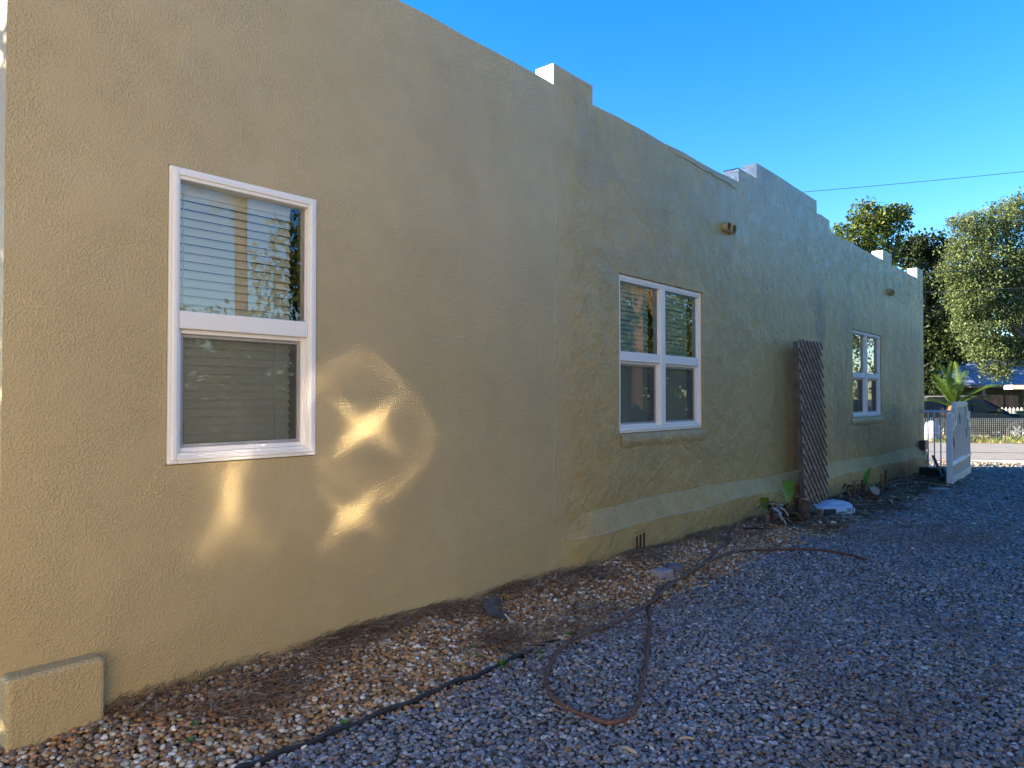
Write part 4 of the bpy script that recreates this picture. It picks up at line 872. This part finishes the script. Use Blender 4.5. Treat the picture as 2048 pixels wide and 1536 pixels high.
tree('oak_tree', 'large sunlit oak with pale green leaves overhanging the blue roof at right', 'tree', cz(2125, 885, Y)[:2] + (GF,),
     [(cz(1935, 590, Y), (.9, 1.0, .9), 60), (cz(1910, 540, Y), (.55, .8, .6), 26), (cz(1930, 500, Y), (.7, .8, .6), 30), (cz(1960, 460, Y), (.9, .9, .7), 40), (cz(1935, 440, Y), (.6, .6, .45), 18), (cz(2010, 440, Y), (1.1, 1.1, .9), 56), (cz(2060, 420, Y), (1.2, 1.2, 1.0), 60), (cz(1990, 520, Y), (1.2, 1.3, 1.0), 80), (cz(1960, 560, Y), (.9, 1.0, .8), 44), (cz(2050, 520, Y), (1.3, 1.3, 1.1), 70), (cz(1960, 650, Y), (.9, 1.0, .8), 60), (cz(2010, 620, Y), (1.1, 1.2, 1.0), 64), (cz(1985, 695, Y), (.75, .9, .55), 50), (cz(2040, 690, Y), (1.0, 1.1, .6), 70), (cz(1945, 545, Y), (.8, .9, .8), 40), (cz(2030, 570, Y), (1.0, 1.0, .9), 50), (cz(1988, 738, Y), (.38, .5, .32), 16), (cz(2110, 560, Y), (1.6, 1.6, 1.8), 90), (cz(2150, 470, Y), (1.6, 1.6, 1.4), 60), (cz(2120, 680, Y), (1.4, 1.4, .8), 46), (cz(2230, 580, Y), (1.8, 1.8, 1.8), 70)], .115, 62, .42, GREEN_B, .26, 'trees across the street', 190, .5)
for (px, py, Y, k, lab) in ((2240, 520, 55, 3.6, 'rounded dark tree behind the oak, outside the right edge'), (2420, 560, 48, 3.2, 'lower tree farther right beyond the oak'), (1660, 640, 42, 2.9, 'unseen round tree added behind the tan building to shade the bungalow'), (1640, 650, 50, 3.2, 'unseen tree added beside the round tree, also shading the bungalow')):  # last two are added out of view to shade the bungalow roof
    tree('broadleaf_tree', lab, 'tree', cz(px, 850, Y)[:2] + (GF,), [(cz(px, py, Y), (k, k, k), 160), (cz(px - 40, py + 120, Y), (k, k, k * .8), 120)], .35, 22, .6, GREEN_C, .25, 'trees across the street', 14)
# ------------------------------------------------------------------ wire fence, tank, board fence
wf = thing('wire_fence', 'low welded wire mesh fence along the grass across the street', 'fence', RD(0, 9.45, GF), ROT_ROAD)
FX0, FX1, FH = -6, 17, .88
mb = MB(); x_ = FX0
while x_ < FX1: mb.box(x_ - .0035, x_ + .0035, -.0035, .0035, .0, FH); x_ += .068
for k in range(12): mb.box(FX0, FX1, -.0035 - .007, .0035 - .007, .02 + k * .078 - .003, .02 + k * .078 + .003)
mb.build('wire_mesh', M_METAL, wf)
for k in range(9): mb = MB(); mb.box(FX0 + k * 2.87 - .02, FX0 + k * 2.87 + .02, .0, .04, -.1, FH + .06); mb.build('fence_post', M_METAL, wf)
a = RA(1863, 8.9); tk = thing('white_drum', 'white cylinder drum standing on the grass behind the railing pickets', 'drum', RD(a, 8.9, GF)); mb = MB()
mb.lathe([(.0, 0), (.24, 0), (.25, .03), (.245, .5), (.235, .62), (.20, .72), (.12, .78), (.0, .80)], n=24); mb.build('shell', simple('chalk_white_paint', (.26, .28, .34), .5, .06, 4), tk)
mb = MB(); mb.lathe([(.252, .33), (.256, .335), (.256, .35), (.252, .355)], n=24); mb.build('seam_band', simple('drum_band', (.55, .56, .6), .5), tk)
bf = thing('board_fence', 'dark brown board fence behind the parked car', 'fence', RD(0, 14.2, GF), ROT_ROAD); mb = MB(); x_ = -8
while x_ < 9.6: mb.box(x_, x_ + .135, random.uniform(-.008, .008), .03, 0, 1.78 + random.uniform(-.02, .02)); x_ += .145
mb.build('boards', simple('dark_board', (.022, .017, .015), .9, .3, 5), bf)
pk = thing('picket_fence', 'white pointed picket fence beyond the bonnet of the car', 'fence', RD(RA(1994, 13.2), 13.2, GF), ROT_ROAD); mb = MB()
for k in range(7): mb = MB(); mb.prism([(k * .15, .1), (k * .15 + .085, .1), (k * .15 + .085, 1.14), (k * .15 + .10, 1.17), (k * .15 + .0425, 1.26), (k * .15 - .015, 1.17), (k * .15, 1.14)], -.012, .012); mb.build('picket', M_VINYL, pk)
for z_ in (.3, .95): mb = MB(); mb.box(-.05, 1.05, .012, .05, z_, z_ + .08); mb.build('rail', M_VINYL, pk)
a = RA(2040, 13.4); tb = thing('wheelie_bin', 'dark green wheeled bin beside the white picket fence', 'bin', RD(a, 13.4, GF), ROT_ROAD)
mb = MB(); mb.add([(-.25, -.27, .06), (.25, -.27, .06), (.25, .27, .06), (-.25, .27, .06), (-.31, -.34, 1.05), (.31, -.34, 1.05), (.31, .34, 1.05), (-.31, .34, 1.05)], [(0, 1, 2, 3), (4, 5, 6, 7), (0, 1, 5, 4), (1, 2, 6, 5), (2, 3, 7, 6), (3, 0, 4, 7)]); mb.build('body', simple('dark_green_plastic', (.025, .055, .035), .5), tb, bevel=.02)
mb = MB(); mb.box(-.33, .33, -.37, .37, 1.055, 1.12); mb.build('lid', simple('dark_green_lid', (.03, .06, .04), .45), tb, bevel=.02)
for s_ in (-1, 1): mb = MB(); mb.tube([(s_ * .26 - .03, .30, .1), (s_ * .26 + .03, .30, .1)], .1, 12); mb.build('wheel', M_BLACK, tb)
# ------------------------------------------------------------------ parked SUV
cb_ = 11.15; ca_ = RA(1930, cb_); suv = thing('parked_suv', 'dark green-black SUV parked behind the wire fence', 'car', RD(ca_ + .05, cb_, GF), ROT_ROAD)
M_CAR = simple('dark_car_paint', (.010, .014, .011), .22, .05, 2, **{'Specular IOR Level': .32, 'Coat Weight': .15, 'Coat Roughness': .05}); M_CARG = simple('tinted_car_glass', (.006, .008, .008), .05, .05, **{'Specular IOR Level': .35})
M_TYRE = simple('tyre_rubber', (.015, .015, .016), .85); M_RIM = simple('alloy_rim', (.55, .56, .58), .3, .05, Metallic=.8)
# side outline of lower body: x from rear (-2.2) to front (2.3)
mb = MB()
st_ = [(-2.28, .55, .80, .86), (-2.22, .40, .98, .90), (-1.9, .36, 1.06, .93), (-1.0, .34, 1.06, .94), (0.2, .34, 1.05, .94), (1.0, .34, 1.06, .93), (1.5, .36, 1.04, .92), (1.95, .38, .99, .90), (2.22, .42, .90, .84), (2.36, .50, .74, .72)]
vs = []
for x_, zb, zt, hw in st_:
    vs += [(x_, -hw * .9, zb), (x_, -hw, zb + .12), (x_, -hw * 1.005, (zb + zt) / 2), (x_, -hw * .98, zt - .06), (x_, -hw * .90, zt), (x_, hw * .90, zt), (x_, hw * .98, zt - .06), (x_, hw * 1.005, (zb + zt) / 2), (x_, hw, zb + .12), (x_, hw * .9, zb)]
m_ = 10; mb.add(vs, [(i * m_ + j, i * m_ + (j + 1) % m_, (i + 1) * m_ + (j + 1) % m_, (i + 1) * m_ + j) for i in range(len(st_) - 1) for j in range(m_)] + [tuple(range(m_)), tuple(range((len(st_) - 1) * m_, len(st_) * m_))], 0, True)
body = mb.build('body', M_CAR, suv)
mb = MB(); cab = [(-2.15, 1.02, .86, 1.03), (-1.95, 1.5, .72, 1.03), (-1.6, 1.64, .66, 1.03), (-.8, 1.69, .66, 1.03), (.0, 1.68, .66, 1.03), (.35, 1.62, .66, 1.03), (.95, 1.25, .74, 1.03), (1.3, 1.03, .82, 1.02)]
vs = []
for x_, zt, hw, zb in cab: vs += [(x_, -.88, zb - .02), (x_, -hw, zt - .05), (x_, -hw * .9, zt), (x_, hw * .9, zt), (x_, hw, zt - .05), (x_, .88, zb - .02)]
mb.add(vs, [(i * 6 + j, i * 6 + j + 1, (i + 1) * 6 + j + 1, (i + 1) * 6 + j) for i in range(len(cab) - 1) for j in range(5)] + [(0, 1, 2, 3, 4, 5)], 0, False); mb.build('cabin', M_CAR, suv)
for sg in (-1, 1):
    def gl_(x_, z_):
        t_ = (z_ - 1.02) / .62; return (x_, sg * (.892 - t_ * .19), z_)
    for poly in ([(-1.85, 1.12), (-1.15, 1.12), (-1.15, 1.56), (-1.72, 1.54)], [(-1.07, 1.12), (-.15, 1.12), (-.15, 1.59), (-1.07, 1.58)], [(-.07, 1.12), (.98, 1.12), (.40, 1.52), (-.07, 1.58)]):
        mb = MB(); mb.add([gl_(*q) for q in poly], [tuple(range(len(poly)))]); mb.build('side_window', M_CARG, suv, fix=False)
    mb = MB(); mb.tube([(-1.75, sg * .60, 1.665), (-1.6, sg * .62, 1.72), (-.2, sg * .62, 1.74), (.15, sg * .62, 1.69)], .018, 6); mb.build('roof_rail', M_RIM if False else simple('satin_rail', (.25, .26, .27), .35), suv)
    mb = MB(); mb.box(.78, .92, sg * .92 - .09, sg * .92 + .09, 1.10, 1.24); mb.build('mirror', M_CAR, suv, bevel=.03)
    mb = MB(); mb.box(-2.27, -2.05, sg * .80 - .10, sg * .80 + .135, .92, 1.10); mb.build('tail_light', simple('red_lens', (.5, .01, .01), .15), suv, bevel=.02)
    mb = MB(); mb.box(2.02, 2.30, sg * .72 - .10, sg * .72 + .10, .76, .90); mb.build('headlight', simple('clear_lens', (.6, .62, .64), .12), suv, bevel=.03)
    for wx in (-1.42, 1.42):
        Mx = Matrix.Rotation(R(90), 3, 'X'); wl = thing('wheel', None, None, (wx, sg * .84, .36)); wl.parent = suv
        mb = MB(); mb.lathe([(.24, -.11), (.34, -.11), (.36, -.08), (.36, .08), (.34, .11), (.24, .11)], (0, 0, 0), 28, 0, Mx); mb.build('tyre', M_TYRE, wl)
        mb = MB(); mb.lathe([(.24, -.10), (.235, -.06), (.20, -.03), (.20, .03), (.24, .10)], (0, 0, 0), 28, 0, Mx)
        for k in range(6):
            a = k * math.pi / 3; d = Vector((math.cos(a), 0, math.sin(a))); mb.bar(Vector((0, sg * .085, 0)) + d * .03, Vector((0, sg * .085, 0)) + d * .235, .075, .03, up=(0, 1, 0))
        mb.build('rim', M_RIM, wl)
mb = MB(); mb.add([(.42, -.60, 1.575), (.42, .60, 1.575), (1.27, .76, 1.045), (1.27, -.76, 1.045)], [(0, 1, 2, 3)])
for k in range(len(mb.v)): x_, y_, z_ = mb.v[k]; mb.v[k] = (x_ + .012, y_, z_ + .016)
mb.build('windscreen', M_CARG, suv)
mb = MB(); mb.add([(-2.165, -.70, 1.08), (-2.165, .70, 1.08), (-1.985, .64, 1.46), (-1.985, -.64, 1.46)], [(0, 1, 2, 3)])
mb.build('rear_window', M_CARG, suv)
# ------------------------------------------------------------------ bungalow across the street
M_TIN = None
def tin():
    n = N('blue_shade_metal_roof'); x, y, z = n.sep(); s_ = n.math('FRACT', n.math('MULTIPLY', x, 3.3)); rib = n.rng(n.math('ABSOLUTE', n.math('SUBTRACT', s_, .5)), .38, .48)
    c = n.mix(n.rng(n.noise(1.5, 5, .65), .35, .75), (.20, .28, .42), (.27, .36, .50)); return n.fin(c, .34, n.bump(rib, .03), Metallic=.35)  # white roof given a darker, bluer colour for its sky-lit shade
M_TIN = tin()
hb = 21.0; ha = RA(1866, hb); bg = thing('bungalow', 'bungalow with ribbed metal roof coloured in blue shade and dormer windows under the oak', 'house', RD(ha, hb, GF), ROT_ROAD)
HW, HD, EZ, RZ = 17, 12, 2.36, 5.1
mb = MB(); e = [(0, 0, EZ), (HW, 0, EZ), (HW, HD, EZ), (0, HD, EZ), (3.2, 5.2, RZ), (HW - 3.2, 5.2, RZ), (1.05, 1.5, EZ + .72), (HW - 1.05, 1.5, EZ + .72), (HW - 1.05, HD - 1.5, EZ + .72), (1.05, HD - 1.5, EZ + .72)]
mb.add(e, [(0, 1, 7, 6), (6, 7, 5, 4), (1, 2, 8, 7), (7, 8, 5), (2, 3, 9, 8), (8, 9, 4, 5), (3, 0, 6, 9), (9, 6, 4)]); mb.build('roof', M_TIN, bg)
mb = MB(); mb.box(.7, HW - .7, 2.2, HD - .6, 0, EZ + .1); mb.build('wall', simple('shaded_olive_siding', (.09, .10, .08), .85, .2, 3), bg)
mb = MB(); mb.box(0, HW, -.02, .03, EZ - .16, EZ - .01); mb.build('fascia', simple('dark_fascia', (.12, .12, .12), .7), bg)
for k in range(9): mb = MB(); mb.box(.5 + k * 2, .62 + k * 2, .25, .37, 0, EZ - .02); mb.build('porch_post', simple('grey_post', (.22, .23, .22), .7), bg)
mb = MB()
for k in range(24): mb.box(.4 + k * .7, .45 + k * .7, -.05, 1.9, EZ - .13, EZ - .03)
mb.build('rafter_tail', simple('pale_rafter', (.45, .42, .38), .7), bg)
d0 = RA(1931, hb + 3) - ha
dr = MB(); dr.box(d0, d0 + 9, 2.6, 7, 3.0, 4.95); dm = dr.build('dormer', simple('grey_green_siding', (.22, .25, .23), .8, .1, 3), bg)
mb = MB(); mb.box(d0 - .25, d0 + 9.25, 2.2, 7.2, 4.95, 5.1); mb.build('dormer_roof', M_TIN, dm)
for k in range(3):
    x_ = d0 + .45 + k * 3.0; mb = MB(); ring(mb, x_, x_ + 1.9, 3.72, 4.68, .10, 2.54, 2.62); mb.box(x_ + .1, x_ + 1.8, 2.55, 2.61, 4.18, 4.24); w_ = mb.build('dormer_window', M_VINYL, bg)
    mb = MB(); mb.add([(x_ + .1, 2.585, 3.82), (x_ + 1.8, 2.585, 3.82), (x_ + 1.8, 2.585, 4.58), (x_ + .1, 2.585, 4.58)], [(0, 1, 2, 3)]); mb.build('pane', M_CARG, w_, fix=False)
# white boarded porch gable edge at far right
a = RA(2026, 17) ; cp = thing('carport_roof', 'flat white carport roof edge beside the bungalow porch', 'carport', RD(a, 17, GF), ROT_ROAD)
mb = MB(); mb.box(0, 4, 0, .9, 2.08, 2.28); mb.build('roof_panel', M_VINYL, cp)
for x_, y_ in ((.9, .15), (3.8, .15), (.9, .75), (3.8, .75)): mb = MB(); mb.box(x_ - .05, x_ + .05, y_ - .05, y_ + .05, 0, 2.08); mb.build('post', M_VINYL, cp)
# ------------------------------------------------------------------ overhead cables
def cable(name, lab, p, q, sag, r_):
    o = thing(name, lab, 'cable', p, 0, 'overhead cables'); pts = []
    for i in range(25): t_ = i / 24; v = (q - p) * t_; v.z -= 4 * sag * t_ * (1 - t_); pts.append(v)
    mb = MB(); mb.tube(pts, r_, 6); mb.build('wire', simple('cable_black', (.03, .035, .04), .6), o)
def cwp(px, py, Y): return Vector(cz(px, py, Y))
cable('overhead_cable', 'highest thin overhead cable crossing the open blue sky', cwp(1420, 397, 27), cwp(2420, 300, 27), .10, .010)
cable('overhead_cable', 'thick overhead cable in front of the trees, upper of the lower pair', cwp(1600, 554, 22), cwp(2500, 500, 22), .12, .014)
cable('overhead_cable', 'thick overhead cable in front of the trees, lowest of all', cwp(1600, 590, 22), cwp(2500, 545, 22), .12, .014)
cable('overhead_cable', 'dark cable dropping across the blue metal roof to its eave', cwp(1880, 718, 30), cwp(2160, 775, 30), .28, .014)
# ------------------------------------------------------------------ across the drive, seen in the window reflections
NB = thing('neighbour_house', 'pale two storey neighbour house facing the tan wall across the drive', 'house', (-8, -6.6, 0))
mb = MB(); mb.box(-6, 5.9, -8, 0, -.2, 6.6); mb.build('wall', simple('warm_cream_stucco', (.66, .55, .38), .8, .05, 2), NB)
mb = MB(); mb.add([(-6.4, .4, 6.6), (6.3, .4, 6.6), (6.3, -8.4, 6.6), (-6.4, -8.4, 6.6), (-2, -4, 8.6), (2, -4, 8.6)], [(0, 1, 5, 4), (1, 2, 5), (2, 3, 4, 5), (3, 0, 4), (0, 3, 2, 1)]); mb.build('roof', simple('brown_shingle', (.10, .08, .07), .9), NB)
def pane(par, cx, cz_, y, hw, hh, fn, refl, n=44):
    g = np.linspace(-1, 1, n + 1); A, B = np.meshgrid(g, g); Z = fn(A, B); V = np.stack([cx + A * hw, y - Z, cz_ + B * hh], 2).reshape(-1, 3)
    i, j = np.meshgrid(np.arange(n), np.arange(n)); k = (j * (n + 1) + i).ravel(); FF = np.stack([k, k + 1, k + n + 2, k + n + 1], 1)
    return npmesh('bowed_pane', V, FF, [glass_mat('bowed_double_glazing', refl=refl, rough=.034)], None, True, parent=par)
#CAUSTIC
ss = lambda d_: (lambda A, B: d_ * (1 - A * A) * (1 - B * B))
md = lambda d_: (lambda A, B: d_ * (1 - A * A) ** 1.5 * (1 - B * B) ** 1.5)
for cx_, cz_, hw, hh, f1, f2, r1, r2 in ((4.05, 4.35, .34, .26, ss(.00162), md(-.0028), .092, .10), (3.95, 3.82, .30, .23, ss(.00128), md(-.0010), .06, .02), (3.17, 4.02, .24, .34, md(.0012), md(-.0018), .06, .035)):
    mb = MB(); ring(mb, cx_ - hw - .05, cx_ + hw + .05, cz_ - hh - .02, cz_ + hh + .02, .05, .03, .12, .02, .02); w_ = mb.build('window', M_VINYL, NB)
    mb = MB(); mb.box(cx_ - hw, cx_ + hw, .01, .02, cz_ - hh, cz_ + hh); mb.build('dark_room', M_DARK, w_)
    pane(w_, cx_, cz_, .10, hw, hh, f1, r1); pane(w_, cx_, cz_, .08, hw, hh, f2, r2)
GREEN_D = [(5, (.05, .085, .025)), (3, (.08, .11, .03)), (1, (.13, .14, .04))]
for i, (x_, y_, h_, k, lab) in enumerate(((2.2, -13.5, 4.6, 2.0, 'leafy tree across the drive reflected in the big near window'), (8.5, -9.5, 4.2, 2.4, 'bushy tree across the drive reflected in the middle window'), (12.5, -8.6, 4.6, 2.6, 'tall bushy tree across the drive nearer the street'), (17, -8.4, 4.4, 2.4, 'bushy tree at the street end of the far drive side'), (22, -9.5, 4.6, 2.6, 'tree at the street corner across the drive'), (35, -8.5, 5.0, 3.6, 'big tree beyond the street straight past the drive'), (46, -15, 6.0, 4.5, 'farther big tree beyond the street past the drive'))):
    tree('garden_tree', lab, 'tree', (x_, y_, -.1), [((x_, y_, h_), (k, k, k), 110), ((x_ + 1.2, y_ + .6, h_ - 1.5), (k, k * .8, k * .8), 90), ((x_ - 1.4, y_ + .4, h_ - 1.8), (k * .8, k * .8, k * .9), 80)], .17, 42, .5, GREEN_D, .18, 'trees across the drive', 20)
for x_, y_, h_, lab in ((8.0, -14.0, 7.0, 'tall palm across the drive reflected against the sky'), (15.2, -6.4, 5.2, 'palm with hanging dead fronds across the drive')):
    o = thing('garden_palm', lab, 'palm', (x_, y_, -.05)); mb = MB(); mb.tube([(0, 0, -.1), (.05, 0, h_ * .5), (0, 0, h_)], [.2, .16, .15], 12); mb.build('trunk', M_FIB, o)
    for k in range(20): frond((0, 0, h_), k * 2.4, 1.9, R(random.uniform(-10, 75)), 1.3, .5, 20, .3).build('frond', M_PALM, o, fix=False)
    for k in range(8 if x_ > 10 else 0): frond((0, 0, h_ - .1), k * .8 + 1, 1.5, R(-58), .5, .3, 16, .2).build('dead_frond', M_PALMD, o, fix=False)
tree('garden_tree', 'unseen tree added to shade the near end wall of the tan building', 'tree', (-3.1, 3.4, 0), [((-3.1, 3.3, 3.3), (1.0, 1.0, 1.5), 150), ((-2.7, 3.0, 1.6), (.9, .9, 1.0), 60)], .2, 26, .4, GREEN_D, .12, None, 12)  # stands out of view, put in to shade the lower end wall
hx = np.arange(-1, 15, .8)
tree('hedge', 'long dense hedge added across the drive to block low sky in window reflections', 'hedge', (7, -17, 0), [((float(q), -17, z_), (.9, .7, .9), 16) for q in hx for z_ in (.8, 2.2, 3.3)], .2, 22, .5, GREEN_D, .1, None, 10)  # hedge added to hide horizon sky from the window reflections
# unseen tree put behind the building to keep the middle parapet steps in shade
tree('garden_tree', 'unseen tree behind the tan building, put there to shade its middle parapet', 'tree', (-.9, 9.6, 0), [((-.7, 9.4, 8.6), (1.6, 1.6, 1.6), 150)], .25, 24, .5, GREEN_D, .18, None, 20)
